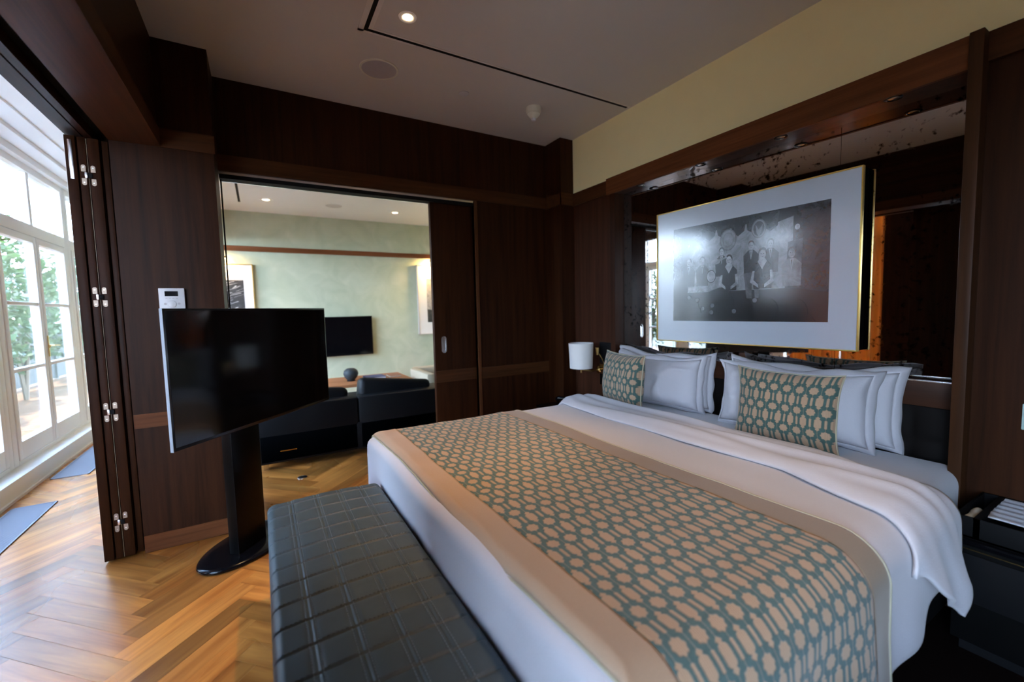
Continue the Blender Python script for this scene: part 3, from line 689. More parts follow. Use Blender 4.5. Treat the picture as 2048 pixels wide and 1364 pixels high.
mesh('mattress', bm, SHEET, bed, smooth='auto')

# duvet
def duvet_pt(u, v, L0=1.995, top=ZT, hw=.985):
    # u along x (foot to head), v across (near -, far +)
    su = -.30 + u*(L0-.47+.30)                      # arclength from the foot edge
    R = .055
    x_flat = .468+R
    if su >= R*PI/2-.0: x = x_flat + (su-R*PI/2)*(L0-x_flat)/((L0-.47)-R*PI/2); du = 0
    elif su >= 0: th = (R*PI/2-su)/R; x = x_flat - R*math.sin(th); du = R*(1-math.cos(th))
    else: x = .468 + .004*(-su); du = R - su
    drop_n = .40 if x < 1.2 else .40-.25*((x-1.2)/.8)
    s = -(hw+drop_n) + v*(2*hw+drop_n+.36)
    y, dv = prof(s, hw, .11, .05)
    z = top - max(du, dv) - .25*min(du, dv)*0
    y += CY
    # soft billows
    k = max(du, dv)
    z += .010*N(x*2.1, y*2.3, 3) + .004*N(x*7, y*2.2, 8)
    if k > .08:
        a = min(1, (k-.08)/.2)
        y += a*.012*math.sin(x*19+2*N(x*3, 1))*(1 if du < .05 else .2)
        x += a*.006*math.sin(y*9)*(1 if du > .05 else 0)
    return (x, y, max(z, .03))
bm = B(); grid(bm, duvet_pt, 110, 150)
dv_ = solidify(mesh('duvet', bm, LINEN, smooth=True), .008); tag(dv_, 'white duvet spread over the bed and hanging down its foot', 'duvet')
# turned-back fold of the duvet near the pillows (puffy)
def fold_drop(u):
    return .08 + .22*(min(1, u/.72)**1.1) - .14*max(0, u-.72)/.28
def fold_pt(u, v):
    hw = 1.005
    x0 = 1.70; x1 = 2.02
    dn = fold_drop(u)
    s = -(hw+dn) + v*(2*hw+dn+.10)
    y, d = prof(s, hw, .13, .10)
    edge = (1-abs(2*u-1)**5)
    x = x0 + (x1-x0)*u
    nearness = max(0, min(1, (-s-.55)/.6))
    x -= nearness*(.19*(1-u)+.17*u)
    x += .05*max(0, d-.12)*3*(1-u)
    farn = max(0, s-.5); x += .12*farn
    x += .012*N(y*3.1, 5)
    puff = .036*edge
    w = .007*math.sin((y*1.0+x*9)*4.0+3*N(y*2.0, x*3, 2))*edge + .007*math.sin(x*75+6*N(y*1.4, x*2))*edge*min(1, max(.3, u*1.5))
    z = ZT + .010 + puff + w - d
    if d > .1: y -= (.03*edge+.016*math.sin(x*30+y*3))*min(1, (d-.1)/.15); 
    return (x, y+CY, z)
bm = B(); grid(bm, fold_pt, 44, 190)
mesh_fold = solidify(mesh('turned_back_fold', bm, LINEN, dv_, smooth=True), .012)

# bed runner: pattern panel with borders
def run_surface(x, s, lift=0):
    hw = .995
    y, d = prof(s, hw, .125, .06)
    du = 0
    if x < .53: du = .055*(1-math.cos(min(1, (.53-x)/.055)*PI/2))
    z = ZT + .014 + lift - max(d, du) + .010*N(x*2.1, y*2.3+CY, 3)
    z += .006*N(x*3.4, y*3.0, 11) + .003*N(x*9, y*8, 17)
    if d > .06: y -= .010*math.sin(x*17)*min(1, (d-.06)/.2)
    return Vector((x, y+CY, max(z, .02)))
SN, SF = -1.50, 1.26
def strip(x0f, x1f, nu, name, mat, parent, lift=0, uv=True):
    bm = B()
    def f(u, v):
        s = SN + v*(SF-SN); a, b = x0f(s), x1f(s); return run_surface(a+(b-a)*u, s, lift)
    def uvf(u, v):
        s = SN + v*(SF-SN); a, b = x0f(s), x1f(s); return (a+(b-a)*u, s)
    grid(bm, f, nu, 220, uvf)
    return solidify(mesh(name, bm, mat, parent, smooth=True), .006)
rn = thing('bed_runner', 'beige bed runner with teal velvet trellis pattern and plain satin borders', 'bed runner', (.95, CY, ZT))
e0 = lambda s: .497 + .004*math.sin(s*5); e1 = lambda s: .602; e2 = lambda s: 1.275; e3 = lambda s: 1.385 + .003*math.sin(s*4)
strip(e1, e2, 60, 'pattern_panel', TRELLIS, rn, .002)
a = strip(e0, e1, 14, 'satin_border', BORDER, rn, .004); a['label'] = 'plain tan border at the foot'
a = strip(e2, e3, 12, 'satin_border', BORDER2, rn); a['label'] = 'plain olive tan border towards the pillows'
for xe in (e0, e3):
    bm = B(); tube(bm, [run_surface(xe(SN+k*(SF-SN)/160), SN+k*(SF-SN)/160, -.001) for k in range(161)], .0035, 6); mesh('piping', bm, PIPE, rn, smooth=True)

# ---- pillows
def pillow(name, w, h, T, c, lean, yaw, mat, seed, label, cat, group, flange=0, sag=0, uvm=False, pinch=.0, piping=None, twist=0, crease=0):
    """c: centre of the bottom edge; width along local y, leaning back towards +x"""
    t = thing(name, label, cat, c, 0, group)
    cz, sz = math.cos(lean), math.sin(lean); Ry = rotz(yaw)
    ww, hh = w-2*flange, h-2*flange
    def place(a, b, n):
        # a across (-w/2..w/2), b up (0..h), n towards the room
        v = Vector((b*sz - n*cz, a, b*cz + n*sz)); return Vector(c) + Ry @ v
    def shape(u, v, side):
        a, b = 2*u-1, 2*v-1
        ex_ = .55
        f = max(0, (1-abs(a)**3.4))**ex_ * max(0, (1-abs(b)**3.0))**ex_
        px = 1-pinch*(1-abs(b)**3); py = 1-pinch*(1-abs(a)**3)
        th = T*f*(.5 if side > 0 else .42)
        wr = .010*N(a*2.2+seed, b*2.0, seed) + .004*N(a*6+seed, b*3, seed+4)
        if crease:
            rg = 1-abs(N(a*2.6+seed, b*.9+a*1.4, seed+9))*2; wr += crease*.022*(max(0, rg)**4) + crease*.016*N(a*1.5+seed, b*1.2, 2)
        A = a*ww/2*px; Bv = h/2 + b*hh/2*py
        Bv -= sag*(1-a*a)*max(0, b)                    # top edge sags in the middle
        n = side*th + wr*f + .012*N(a*1.5, seed*3.1)*(v**2)
        n += twist*a*b
        if flange: n -= .012
        return A, Bv, n
    bm = B(); nu, nv = 46, 34
    uvf = (lambda u, v: (u*w, v*h)) if uvm else None
    P = grid(bm, lambda u, v: place(*shape(u, v, 1)), nu, nv, uvf)
    grid(bm, lambda u, v: place(*shape(u, v, -1)), nu, nv, uvf, flip=True)
    bmesh.ops.remove_doubles(bm, verts=bm.verts[:], dist=.0006)
    mesh('cover', bm, mat, t, smooth=True)
    if flange:
        bm = B(); ring = []
        M_ = 120
        def rim(k, e):
            q = (k/M_)*4; i = int(q) % 4; fr = q-int(q)
            uu, vv = [(fr, 0), (1, fr), (1-fr, 1), (0, 1-fr)][i]
            A, Bv, n = shape(uu, vv, 0)
            a, b = 2*uu-1, 2*vv-1
            dx = a if abs(a) > .999 else a*.15; dz = b if abs(b) > .999 else b*.15
            if i in (0, 2): dz = b; dx = a*max(0, abs(a)-.85)/.15
            else: dx = a; dz = b*max(0, abs(b)-.85)/.15
            wv = .006*math.sin(k*.55+seed*2)*e + .012*N(k*.09, seed)*e - .032*e*e + .03*e*(abs(a*b)**6)*math.sin(seed*3+a*2+b)
            return place(A+dx*flange*e, Bv+dz*flange*e + (.010*math.sin(k*.4+seed))*e*(1 if i == 2 else .2), n+wv)
        grid(bm, lambda u, v: rim(int(round(u*M_)) % M_, v), M_, 4)
        bmesh.ops.remove_doubles(bm, verts=bm.verts[:], dist=.0003)
        solidify(mesh('flange', bm, mat, t, smooth=True), .003)
    if piping:
        bm = B(); pts = []
        for k in range(121):
            q = (k/120)*4; i = int(q) % 4; fr = q-int(q)
            uu, vv = [(fr, 0), (1, fr), (1-fr, 1), (0, 1-fr)][i]
            pts.append(place(*shape(uu, vv, 0)))
        tube(bm, pts, .004, 6, cap=False); mesh('piping', bm, piping, t, smooth=True)
    return t
GP = 'white pillows leaning on the headboard'
MT = .575
pillow('pillow', .82, .385, .12, (2.365, 2.04, MT), .07, .02, LINEN, 1.3, 'white flanged pillow leaning on the headboard, rearmost of the left pair', 'pillow', GP, flange=.024, sag=.03, crease=.5, pinch=.05)
pillow('pillow', .72, .37, .16, (2.262, 2.00, MT), .12, .06, LINEN, 2.7, 'white flanged pillow behind the left trellis cushion, front of its pair', 'pillow', GP, flange=.024, sag=.02, crease=1.1, pinch=.06)
pillow('pillow', .82, .385, .12, (2.365, 1.125, MT), .07, 0, LINEN, 4.1, 'white flanged pillow touching the headboard, rearmost of the right pair', 'pillow', GP, flange=.024, sag=.03, crease=.5, pinch=.05)
pillow('pillow', .74, .375, .17, (2.250, 1.145, MT), .12, .04, LINEN, 5.9, 'plump white pillow directly behind the right trellis cushion', 'pillow', GP, flange=.024, sag=.02, crease=1.1, pinch=.06)
GC = 'trellis patterned cushions'
pillow('cushion', .46, .365, .17, (2.105, 2.125, MT), .10, -.22, TRELLIS_C, 6.2, 'square teal and beige trellis cushion leaning on the left pillows', 'cushion', GC, uvm=True, pinch=.08, piping=PIPE)
pillow('cushion', .47, .36, .12, (2.105, 1.075, MT), .10, .03, TRELLIS_C, 8.4, 'teal and beige trellis cushion in front of the right pillows', 'cushion', GC, uvm=True, pinch=.09, piping=PIPE)

bm = B(); bx(bm, .95, 2.36, -1.2, .56, .0005, .009, bev=.003)  # near-black sheet stands in for the deep shade on the floor here
tag(mesh('shade_sheet', bm, plain('floor_shade_dark', (.012, .006, .005), 1, .2, 90, spec=.05), smooth='auto'), 'very dark reddish sheet standing in for shade on the floor along the near side of the bed', 'shade_sheet')
# ================================================================ BENCH
bn = thing('bench', 'slate leather bench with stitched grid top at the foot of the bed', 'bench', (.22, 1.2, 0))
SX = (.070, .172, .270, .364); SY = [2.061-.1025*k for k in range(0, 26)]
BX0, BX1, BY0, BY1, BZ = -.022, .459, -.35, 2.125, .42
def bench_pt(u, v):
    # wraps over the edges: u across x, v along y
    R = .028
    W = BX1-BX0; total = W+2*(.20)
    s = -.20 + u*total
    def pr(s, W):
        if s < 0: return 0.0, -s
        if s > W: return W, s-W
        return s, 0.0
    px, dx = pr(s, W); Lh = BY1-BY0; q = v*(Lh+.20)
    py, dy = pr(q, Lh)
    x, y, z = BX0+px, BY0+py, BZ-max(dx, dy)
    # round corners
    ex = min(px, W-px); ey = Lh-py
    def rd(e): return R-math.sqrt(max(0, R*R-(R-min(e, R))**2))
    z -= min(R, rd(ex)+rd(ey)) if max(dx, dy) == 0 else R
    if max(dx, dy) > 0: z += R*.0
    crown = .010*math.sin(PI*min(1, max(0, px/W)))
    if max(dx, dy) == 0: z += crown
    # seams
    g = 0
    for sy in SY:
        if abs(y-sy) < .03: g = max(g, math.exp(-((y-sy)/.0045)**2)); 
    for sx_ in SX:
        if abs(x-sx_) < .03: g = max(g, .6*math.exp(-((x-sx_)/.004)**2), .35*math.exp(-((x-sx_-.011)/.003)**2), .35*math.exp(-((x-sx_+.011)/.003)**2))
    pf_ = .0052*g
    if max(dx, dy) == 0: z -= pf_
    elif dx > dy: x += pf_*(1 if dx and px == 0 else -1)
    z += .0012*N(x*14, y*14, 2)+.0016*N(x*30, y*9, 6)*(1-g)
    return (x, y, z)
bm = B()
# non-uniform sampling: fine rows at the seams
ys = set(); q = 0
Lh = BY1-BY0
for k in range(0, 120): ys.add(round(k*(Lh+.20)/119, 4))
for sy in SY:
    if sy > .55:
        for d in (-.009, -.0055, -.003, 0, .003, .0055, .009): ys.add(round(sy+d-BY0, 4))
for d in (0, .004, .01, .018, .028, .036): ys.add(round(Lh-d, 4))
ys = sorted(ys)
W = BX1-BX0; xs_ = set()
for k in range(0, 60): xs_.add(round(-.20+k*(W+.4)/59, 4))
for sx_ in SX:
    for d in (-.014, -.011, -.008, -.004, -.002, 0, .002, .004, .008, .011, .014): xs_.add(round(sx_+d-BX0, 4))
for d in (0, .004, .01, .018, .028, .036): xs_.add(round(d, 4)); xs_.add(round(W-d, 4))
xs_ = sorted(xs_)
P = [[bm.verts.new(bench_pt((x+.20)/(W+.4), y/(Lh+.20))) for y in ys] for x in xs_]
for i in range(len(xs_)-1):
    for j in range(len(ys)-1): bm.faces.new((P[i][j], P[i+1][j], P[i+1][j+1], P[i][j+1]))
mesh('seat', bm, LEATHER, bn, smooth=True)
bm = B()
def topz(x, y):
    px, py = x-BX0, y-BY0; return bench_pt((px+.20)/(W+.4), py/(Lh+.20))[2]
for sx_ in SX:                      # double rows of stitches
    for off in (-.011, .011):
        y = .62
        while y < BY1-.02:
            z = topz(sx_+off, y+.003)+.0012; bx(bm, sx_+off-.0009, sx_+off+.0009, y, y+.0062, z-.0012, z+.0006); y += .0105
nth = len(bm.faces)
for sy in SY:
    if sy < .6: continue
    x = BX0+.02
    while x < BX1-.02:
        z = topz(x+.003, sy+.007)+.0011; bx(bm, x, x+.006, sy+.0062, sy+.0076, z-.001, z+.0004); x += .0115
bm.faces.ensure_lookup_table()
for f in bm.faces[nth:]: f.material_index = 1
mesh('stitching', bm, [THREAD, plain('dark_thread', (.05, .06, .07), .6)], bn)
box_obj('base', BLACKM, (BX0+.012, BX1-.012, BY0+.02, BY1-.012, .08, .24), bn, bev=.004)
for lx in (.03, .41):
    for ly in (-.28, 2.07): box_obj('leg', BLACKM, (lx-.022, lx+.022, ly-.022, ly+.022, 0, .085), bn, bev=.003)

# ================================================================ TELEVISION ON STAND
P1 = Vector((-.352, 2.225, 0)); ang = math.atan2(.79, .705)
tv = thing('television', 'large black flat screen television angled on the floor stand', 'television', (P1.x+.53*math.cos(ang), P1.y+.53*math.sin(ang), .69), ang)
TW, TZ0, TZ1 = 1.055, .692, 1.290
def tvb(bm, a0, a1, n0, n1, z0, z1, bev=0):
    """a along the screen from its near end, n in front (positive = towards the bed)"""
    r = rotz(ang)
    vs_ = bx(bm, a0, a1, -n1, -n0, z0, z1, bev=bev)
    for v in vs_: v.co = Vector((P1.x, P1.y, 0)) + r @ v.co
bm = B(); tvb(bm, .010, TW-.010, .0145, .017, TZ0+.016, TZ1-.010); mesh('screen', bm, SCREEN, tv)
bm = B(); tvb(bm, 0, TW, .001, .015, TZ0, TZ1, bev=.003); bz = mesh('bezel', bm, plain('bezel_dark', (.012, .012, .014), .25), tv, smooth='auto')
bm = B(); tvb(bm, -.0018, .0008, .001, .0165, TZ0, TZ1, bev=.0008); mesh('side_trim', bm, plain('side_grey', (.30, .32, .35), .35), tv, smooth='auto', label='silver edge strip')
bm = B(); tvb(bm, .18, TW-.18, -.05, .0012, TZ0+.08, TZ1-.12, bev=.012); mesh('back_housing', bm, BLACKM, tv, smooth='auto')
bm = B(); tvb(bm, .515, .550, .0165, .0180, TZ0+.0055, TZ0+.0095); mesh('maker_mark', bm, CHROME, bz)
st = thing('television_stand', 'tall glossy black floor stand with an oval base carrying the television', 'television stand', (-.115, 2.70, 0), ang)
bm = B(); tvb(bm, .36, .545, -.125, -.065, .02, 1.1, bev=.006)
mesh('column', bm, plain('column_black', (.002, .002, .002), .3, spec=.12), st, smooth='auto')
bm = B(); tvb(bm, .40, .50, -.07, -.045, .85, 1.12, bev=.003); mesh('mount', bm, BLACKM, st, smooth='auto')
bm = B(); r_ = rotz(ang); cx, cy = -.118, 2.685
rings = []
for (s, z) in ((.93, 0), (.985, .004), (1, .012), (.985, .020), (.94, .027), (.8, .031), (.3, .034)):
    ring = []
    for k in range(64):
        th = 2*PI*k/64; v = Vector((.285*s*math.cos(th), (.285*s-.115*1)*math.sin(th) if s > .5 else .05*math.sin(th), 0)); ring.append(bm.verts.new(Vector((cx, cy, z)) + r_ @ v))
    rings.append(ring)
for A, C_ in zip(rings, rings[1:]):
    for k in range(64): bm.faces.new((A[k], A[(k+1) % 64], C_[(k+1) % 64], C_[k]))
bm.faces.new(rings[-1]); bm.faces.new(rings[0][::-1])
mesh('base', bm, BLACKG, st, smooth=True)

# thermostat
th_ = thing('thermostat', 'grey white wall controller with a dark display and dial behind the television', 'thermostat', (-.398, PY, 1.29))
TX0, TX1, TZa, TZb = -.452, -.342, 1.255, 1.408
box_obj('casing', PLASTIC, (TX0, TX1, PY-.022, PY, TZa, TZb), th_, bev=.003)
box_obj('display', SCREEN, (-.426, -.370, PY-.0232, PY-.0215, 1.366, 1.392), th_)
bm = B(); lathe(bm, [(.0175, 0), (.0175, .004), (.0155, .005)], (-.397, PY-.022, 1.325), 28, Matrix.Rotation(PI/2, 3, 'X')); dl = mesh('dial', bm, PLASTIC, th_, smooth='auto')
bm = B(); lathe(bm, [(.0185, 0), (.0185, .0008)], (-.397, PY-.0221, 1.325), 28, Matrix.Rotation(PI/2, 3, 'X')); mesh('dial_ring', bm, SPKG, dl)
for (x, z, r) in ((-.426, 1.325, .006), (-.368, 1.326, .006)):
    bm = B(); lathe(bm, [(r, 0), (r, .0012)], (x, PY-.022, z), 16, Matrix.Rotation(PI/2, 3, 'X')); mesh('button', bm, SPKG, th_)
for k in range(4):
    bm = B(); bx(bm, -.425+k*.0145, -.415+k*.0145, PY-.0226, PY-.0218, 1.353, 1.3565); mesh('button', bm, SPKG, th_)

# floor items
bm = B(); lathe(bm, [(.035, 0), (.035, .005), (.030, .007)], (.211, 3.60, 0), 24); tag(mesh('floor_outlet', bm, CHROME, smooth='auto'), 'small round metal floor outlet on the parquet before the black sofa', 'floor outlet')
def floor_grille(pts, lab):
    t = thing('floor_grille', lab, 'floor grille', (sum(p[0] for p in pts)/4, sum(p[1] for p in pts)/4, 0), group='convector grilles in the conservatory floor')
    bm = B(); A = [bm.verts.new((*p, .0015)) for p in pts]; bm.faces.new(A); mesh('pit', bm, plain('pit_grey', (.05, .05, .06), .9), t)
    bm = B()
    x0 = min(p[0] for p in pts); x1 = max(p[0] for p in pts); y0 = min(p[1] for p in pts); y1 = max(p[1] for p in pts)
    y = y0+.01
    while y < y1-.004: bx(bm, x0+.008, x1-.008, y, y+.006, .002, .006); y += .0115
    for a in ((x0, x0+.008, y0, y1), (x1-.008, x1, y0, y1), (x0, x1, y0, y0+.008), (x0, x1, y1-.008, y1)): bx(bm, *a, 0, .007)
    mesh('slats', bm, GRILLE, t)
floor_grille([(-1.50, 2.6), (-1.28, 2.6), (-1.28, 4.09), (-1.50, 4.09)], 'metal floor grille nearest the camera along the white plinth')
floor_grille([(-1.50, 4.69), (-1.27, 4.69), (-1.27, 6.3), (-1.50, 6.3)], 'metal floor grille further along, partly behind the folding doors')

# curtains in the conservatory, seen in the mirror
def curtain(y0, y1, lab):
    bm = B(); cl_ = bm.loops.layers.float_color.new('Col')
    n_ = int((y1-y0)/.012)
    f = lambda u, v: (-1.44 + .035*math.sin((y0+(y1-y0)*u)*62+.4*math.sin(v*3)) , y0+(y1-y0)*u, .15+v*2.45)
    grid(bm, f, n_, 10)
    for fc in bm.faces:
        k = .85+.25*N(fc.calc_center_median().y*30, 1)
        for l in fc.loops: l[cl_] = (k, k, k, 1)
    tag(solidify(mesh('curtain', bm, CURT, smooth=True), .002), lab, 'curtain', group='amber curtains reflected in the mirror')
curtain(1.82, 2.25, 'amber pleated curtain reflected at the right of the framed photograph')
curtain(2.28, 2.90, 'amber pleated curtain reflected just below the framed photograph')

# ================================================================ LIVING ROOM
def sofa(name, x0, x1, y0, y1, lab, cushions):
    t = thing(name, lab, 'sofa', ((x0+x1)/2, (y0+y1)/2, 0))
    box_obj('base', BLACKL, (x0, x1, y0, y1, .05, .30), t, bev=.02)
    bm = B(); bx(bm, .08, .20, y0-.004, y0+.002, .145, .152); mesh('glint_strip', bm, BRASS, t)  # bright strip stands in for a light reflection low on the sofa back
    for (a, b) in cushions:
        box_obj('backrest', BLACKL, (a, b, y0, y0+.16, .30 if False else .05, .515), t, bev=.018)
    for (a, b) in cushions:
        bm = B(); bx(bm, a+.03, b-.06, y0+.12, y0+.30, .34, .62, bev=.05, seg=4, rot=Matrix.Rotation(.12, 3, 'Y')@Matrix.Rotation(-.12, 3, 'X') if b-a > .5 else Matrix.Rotation(-.15, 3, 'X'))
        mesh('back_cushion', bm, BLACKL, t, smooth='auto')
    for (a, b) in cushions: box_obj('seat_cushion', BLACKL, (a+.01, b-.01, y0+.2, y1, .28, .42), t, bev=.03)
    for ax in (x0+.05, x1-.05):
        for ay in (y0+.06, y1-.06): box_obj('leg', CHROME, (ax-.02, ax+.02, ay-.02, ay+.02, 0, .055), t)
sofa('sofa', -.075, 1.95, 3.90, 4.78, 'black leather sofa seen from behind through the far opening', [(-.075, .70), (.705, 1.475), (1.48, 1.95)])
t = thing('wall_television', 'black television mounted on the pale green living room wall', 'television', (.98, 6.98, .61))
box_obj('bezel', BLACKM, (.45, 1.512, 6.90, 6.94, .612, 1.210), t, bev=.004); box_obj('screen', SCREEN, (.458, 1.504, 6.898, 6.9005, .622, 1.202), t); box_obj('bracket', BLACKM, (.8, 1.16, 6.94, 7.0, .75, 1.05), t)
def art(x0, x1, z0, z1, lab, kind):
    t = thing('framed_picture', lab, 'picture', ((x0+x1)/2, 6.98, z0))
    bm = B()
    f_ = .012
    for a in ((x0, x0+f_, z0, z1), (x1-f_, x1, z0, z1), (x0, x1, z0, z0+f_), (x0, x1, z1-f_, z1)): bx(bm, a[0], a[1], 6.95, 6.995, a[2], a[3])
    mesh('frame', bm, PLASTIC if kind else GOLD, t)
    box_obj('mat_board', WHITE, (x0+f_, x1-f_, 6.962, 6.99, z0+f_, z1-f_), t)
    bm = B(); c = bm.loops.layers.float_color.new('Col')
    mx_ = .12 if not kind else .16; mz = .20
    a0, a1, b0, b1 = x0+mx_, x1-mx_, z0+mz, z1-mz-.02
    lay2 = [0]
    def q(pts, g):
        lay2[0] += 1
        f = bm.faces.new([bm.verts.new((a0+(a1-a0)*p[0], 6.961-lay2[0]*.0001, b0+(b1-b0)*p[1])) for p in pts])
        for l in f.loops: l[c] = (g, g, g, 1)
    if kind == 0:
        q([(0, 0), (1, 0), (1, 1), (0, 1)], .05)
        for k in range(90):
            z = random.random()*1.0; x = random.random()*.85; ln = random.uniform(.10, .30)
            q([(x, z*.93), (x+.02, z*.93), (min(1, x+ln), min(1, z*.93+.06)), (min(1, x+ln-.03), min(1, z*.93+.065))], random.uniform(.2, .55))
    else:
        q([(0, 0), (1, 0), (1, 1), (0, 1)], .42)
        q([(0, 0), (1, 0), (1, .2), (0, .3)], .05)
        n_ = 20
        q([(.5+.17*math.cos(2*PI*k/n_), .62+.13*math.sin(2*PI*k/n_)) for k in range(n_)], .03)
        q([(.18, .1), (.82, .1), (.78, .42), (.6, .52), (.4, .52), (.25, .42)], .03)
    mesh('print', bm, PRINT2, t)
    return t
art(-.92, -.048, .86, 1.965, 'white matted black and white print on the green wall, left of the wall television', 0)
art(2.285, 3.05, .875, 2.03, 'white matted silhouette print on the green wall, right of the wall television', 1)
def picture_light(x, z, lab, power):
    t = thing('picture_light', lab, 'picture light', (x, 6.99, z), group='brass picture lights in the living room')
    bm = B(); tube(bm, [(x, 6.995, z), (x, 6.93, z+.03), (x, 6.86, z+.01)], .006); mesh('arm', bm, BRASS, t, smooth=True)
    bm = B(); tube(bm, [(x-.15, 6.86, z+.01), (x+.15, 6.86, z+.01)], .014, 12); mesh('lamp_tube', bm, BRASS, t, smooth='auto')
    bm = B(); bx(bm, x-.13, x+.13, 6.862, 6.875, z-.008, z-.003); mesh('bulb', bm, BULB, t)
    L = bpy.data.lights.new('picture_beam', 'AREA'); L.shape = 'RECTANGLE'; L.size = .26; L.size_y = .02; L.energy = power; L.color = (1, .6, .22)
    lo = bpy.data.objects.new('picture_beam', L); COL.objects.link(lo); lo.matrix_world = Matrix.Translation((x, 6.87, z-.012)) @ Vector((0, -.75, 1)).to_track_quat('Z', 'Y').to_matrix().to_4x4()
picture_light(-.48, 2.03, 'brass picture light over the left living room print', 4)
picture_light(2.62, 2.08, 'lit brass picture light over the right living room print', 9)
for (x, y, lab) in ((.148, 6.20, 'left of the two downlights on the living room ceiling'), (1.763, 6.246, 'right of the two downlights on the living room ceiling')):
    t = thing('ceiling_downlight', lab, 'ceiling light', (x, y, ZC), group='living room downlights')
    bm = B(); lathe(bm, [(.075, -.001), (.073, -.006), (.045, -.006), (.04, -.002)], (x, y, ZC), 28, cap=(False, False)); mesh('ring', bm, WHITE, t, smooth='auto')
    bm = B(); lathe(bm, [(.04, -.001), (.03, -.008)], (x, y, ZC), 20); mesh('bulb', bm, BULB2, t, smooth='auto')
    L = bpy.data.lights.new('downlight_beam', 'SPOT'); L.energy = 14; L.color = (1, .75, .45); L.spot_size = 1.5; L.spot_blend = 1; lo = bpy.data.objects.new('downlight_beam', L); COL.objects.link(lo); lo.location = (x, y, ZC-.015)
t = thing('ceiling_speaker', 'round white speaker between the two downlights in the living room', 'speaker', (.93, 6.18, ZC))
bm = B(); lathe(bm, [(.12, -.001), (.118, -.006), (.105, -.007)], (.93, 6.18, ZC), 36, cap=(False, False)); mesh('ring', bm, WHITE, t, smooth='auto')
bm = B(); lathe(bm, [(.106, -.001), (.105, -.005)], (.93, 6.18, ZC), 36); mesh('grille', bm, PLASTIC, t)
t = thing('air_slot', 'short black slot diffuser on the living room ceiling at the left', 'air vent', (-.14, 6.0, ZC))
box_obj('slot', BLACKM, (-.155, -.13, 4.4, 6.45, ZC-.003, ZC-.0012), t); box_obj('flange', WHITE, [(-.19, -.155, 4.4, 6.47, ZC-.0025, ZC), (-.13, -.095, 4.4, 6.47, ZC-.0025, ZC)], t)
t = thing('coffee_table', 'reddish wooden coffee table beyond the black sofa', 'table', (1.05, 5.6, 0))
box_obj('table_top', LW, (.35, 1.62, 5.25, 5.95, .385, .42), t, bev=.004)
for lx in (.42, 1.55):
    for ly in (5.32, 5.88): box_obj('leg', LW, (lx-.025, lx+.025, ly-.025, ly+.025, 0, .385), t)
t = thing('table_speaker', 'dark round speaker standing on the wooden coffee table', 'speaker', (.93, 5.55, .42))
bm = B(); lathe(bm, [(.03, .0), (.045, .015), (.075, .05), (.088, .09), (.078, .13), (.045, .155), (.01, .16)], (.93, 5.55, .42), 28); mesh('body', bm, plain('slate_mesh', (.02, .028, .035), .6), t, smooth=True)
bm = B(); lathe(bm, [(.05, 0), (.05, .006)], (.93, 5.55, .42), 24); mesh('foot', bm, BLACKM, t)
t = thing('book', 'blue covered book lying on the coffee table beside the round speaker', 'book', (1.2, 5.55, .42))
box_obj('pages', PAPER, (1.10, 1.33, 5.45, 5.66, .424, .448), t); box_obj('cover', CARD, [(1.095, 1.335, 5.445, 5.665, .42, .424), (1.095, 1.335, 5.445, 5.665, .448, .452), (1.095, 1.10, 5.445, 5.665, .42, .452)], t)
t = thing('book', 'brown book at the right end of the coffee table', 'book', (1.47, 5.6, .42))
box_obj('pages', PAPER2, (1.40, 1.54, 5.5, 5.70, .423, .438), t); box_obj('cover', TERRA, [(1.395, 1.545, 5.495, 5.705, .42, .423), (1.395, 1.545, 5.495, 5.705, .438, .441)], t)
t = thing('armchair', 'beige low armchair at the right beyond the black sofa', 'armchair', (2.1, 5.3, 0))
box_obj('seat', SOFABG, (1.75, 2.5, 4.95, 5.65, .12, .40), t, bev=.04); box_obj('arm', SOFABG, (1.70, 1.82, 4.95, 5.65, .12, .50), t, bev=.03); box_obj('arm', SOFABG, (2.42, 2.54, 4.95, 5.65, .12, .50), t, bev=.03)
box_obj('backrest', SOFABG, (1.75, 2.5, 5.6, 5.78, .12, .50), t, bev=.04)
for lx in (1.78, 2.46):
    for ly in (5.0, 5.7): box_obj('leg', BARK, (lx-.02, lx+.02, ly-.02, ly+.02, 0, .12), t)

# ================================================================ OUTSIDE
box_obj('terrace_deck', DECK, [(-6.2, -1.76, -4+.145*k, -4+.145*k+.138, -.06, -.01) for k in range(200)], kind='structure')
box_obj('garden_ground', plain('garden_soil', (.03, .035, .02), .9), (-40, -6.2, -20, 60, -.12, -.05), kind='structure')
# eave above the windows keeps direct sun off the glazing
box_obj('wall_roof_eave', WHITE, (-1.95, 3.5, -2.4, 7.2, 2.83, 3.05), kind='structure')
tr = thing('trellis_fence', 'weathered lattice fence behind the shrubs outside the windows', 'fence', (-3.9, 12, 0))
for k in range(3, 12): box_obj('post', TRELL, (-3.95, -3.87, 1.0+k*2.0, 1.08+k*2.0, 0, 2.25), tr)
bm = B()
for k in range(150):
    y = 7.2+k*.11
    for s in (1, -1):
        v = bx(bm, -3.92+.01*s, -3.91+.01*s, y-.016, y+.016, 1.2, 3.0, rot=Matrix.Rotation(s*PI/4, 3, 'X'), at=(-3.92, y, 1.7))
        for q_ in v: q_.co.z = min(2.2, max(1.15, q_.co.z))
mesh('lattice', bm, TRELL, tr)
box_obj('rails', TRELL, [(-3.97, -3.88, 7, 24, 2.18, 2.25), (-3.97, -3.88, 7, 24, 1.12, 1.20)] + [(-3.93, -3.905, 7+.16*k, 7+.16*k+.155, .02, 1.15) for k in range(106)], tr)
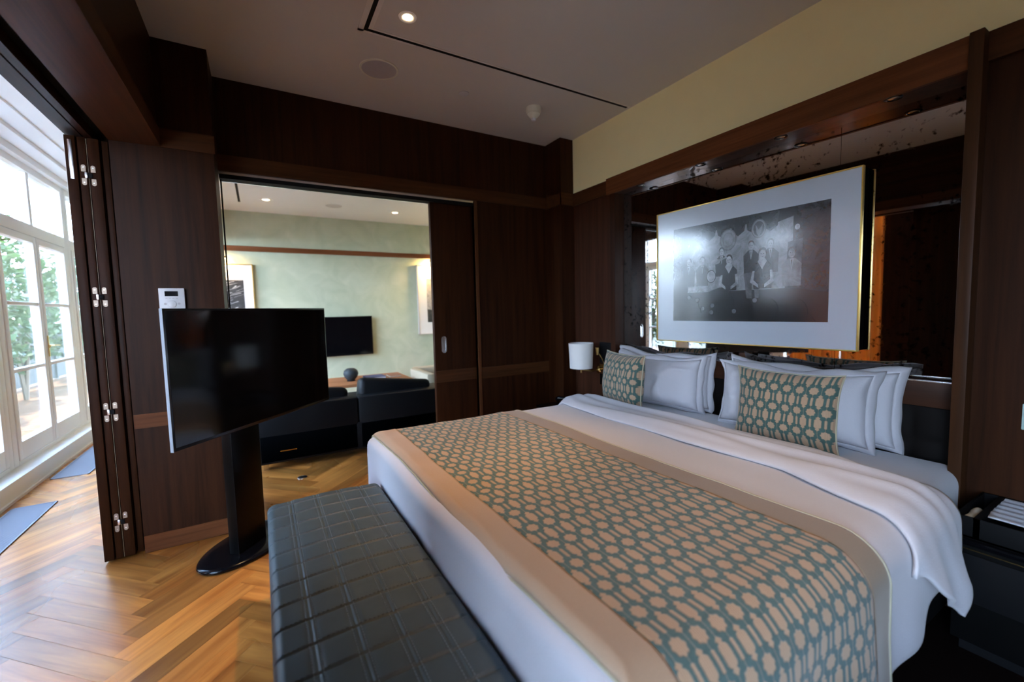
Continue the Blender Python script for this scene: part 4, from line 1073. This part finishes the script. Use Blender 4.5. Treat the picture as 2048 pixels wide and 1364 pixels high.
def shrub(x, y, r, h, lab, n_=900, seed=0):
    rnd = random.Random(seed)
    t = thing('shrub', lab, 'shrub', (x, y, 0), group='shrubs on the terrace')
    bm = B()
    for k in range(4):
        a = rnd.uniform(0, 6.28); tube(bm, [(x, y, 0), (x+.1*math.cos(a), y+.1*math.sin(a), h*.4), (x+.4*r*math.cos(a), y+.4*r*math.sin(a), h*.8)], [.03, .02, .008], 6)
    mesh('stem', bm, BARK, t)
    bm = B(); c = bm.loops.layers.float_color.new('Col')
    for k in range(n_):
        a = rnd.uniform(0, 2*PI); ph = math.acos(rnd.uniform(-.8, 1)); rr = rnd.uniform(.55, 1)**.5
        p = Vector((x+r*rr*math.sin(ph)*math.cos(a), y+r*rr*math.sin(ph)*math.sin(a), h*.55+h*.45*rr*math.cos(ph)))
        d = Vector((rnd.uniform(-1, 1), rnd.uniform(-1, 1), rnd.uniform(-.8, .5))).normalized(); e = d.cross(Vector((rnd.uniform(-1, 1), .3, 1))).normalized()
        L_ = rnd.uniform(.09, .16); w_ = L_*.28
        f = bm.faces.new([bm.verts.new(q_) for q_ in (p, p+d*L_*.5+e*w_, p+d*L_, p+d*L_*.5-e*w_)])
        g = rnd.uniform(.6, 1.5)
        for l in f.loops: l[c] = (g*rnd.uniform(.8, 1.2), g, g*.8, 1)
    mesh('foliage', bm, LEAF, t, smooth='raw')
places = ['tall leafy shrub at the near end of the terrace', 'leafy shrub reflected in the mirror left of the photograph', 'dense shrub beyond the second glazed door', 'shrub behind the brass door handle', 'loose shrub by the lattice fence',
          'tall shrub seen through the upper panes', 'broad shrub far along the lattice fence', 'shrub seen through the right hand glazed leaf', 'most distant shrub at the end of the terrace']
for i, (y, x, r, h) in enumerate(((3.0, -3.2, .5, 2.0), (5.0, -3.25, .5, 2.5), (6.6, -3.3, .5, 2.1), (8.2, -3.2, .55, 2.6), (9.8, -3.3, .5, 2.9), (11.6, -3.1, .55, 2.7), (13.6, -3.2, .6, 3.1), (15.8, -3.1, .7, 2.9), (18.6, -2.9, .75, 3.3))):
    shrub(x, y, r, h, places[i], 1500, i+3)
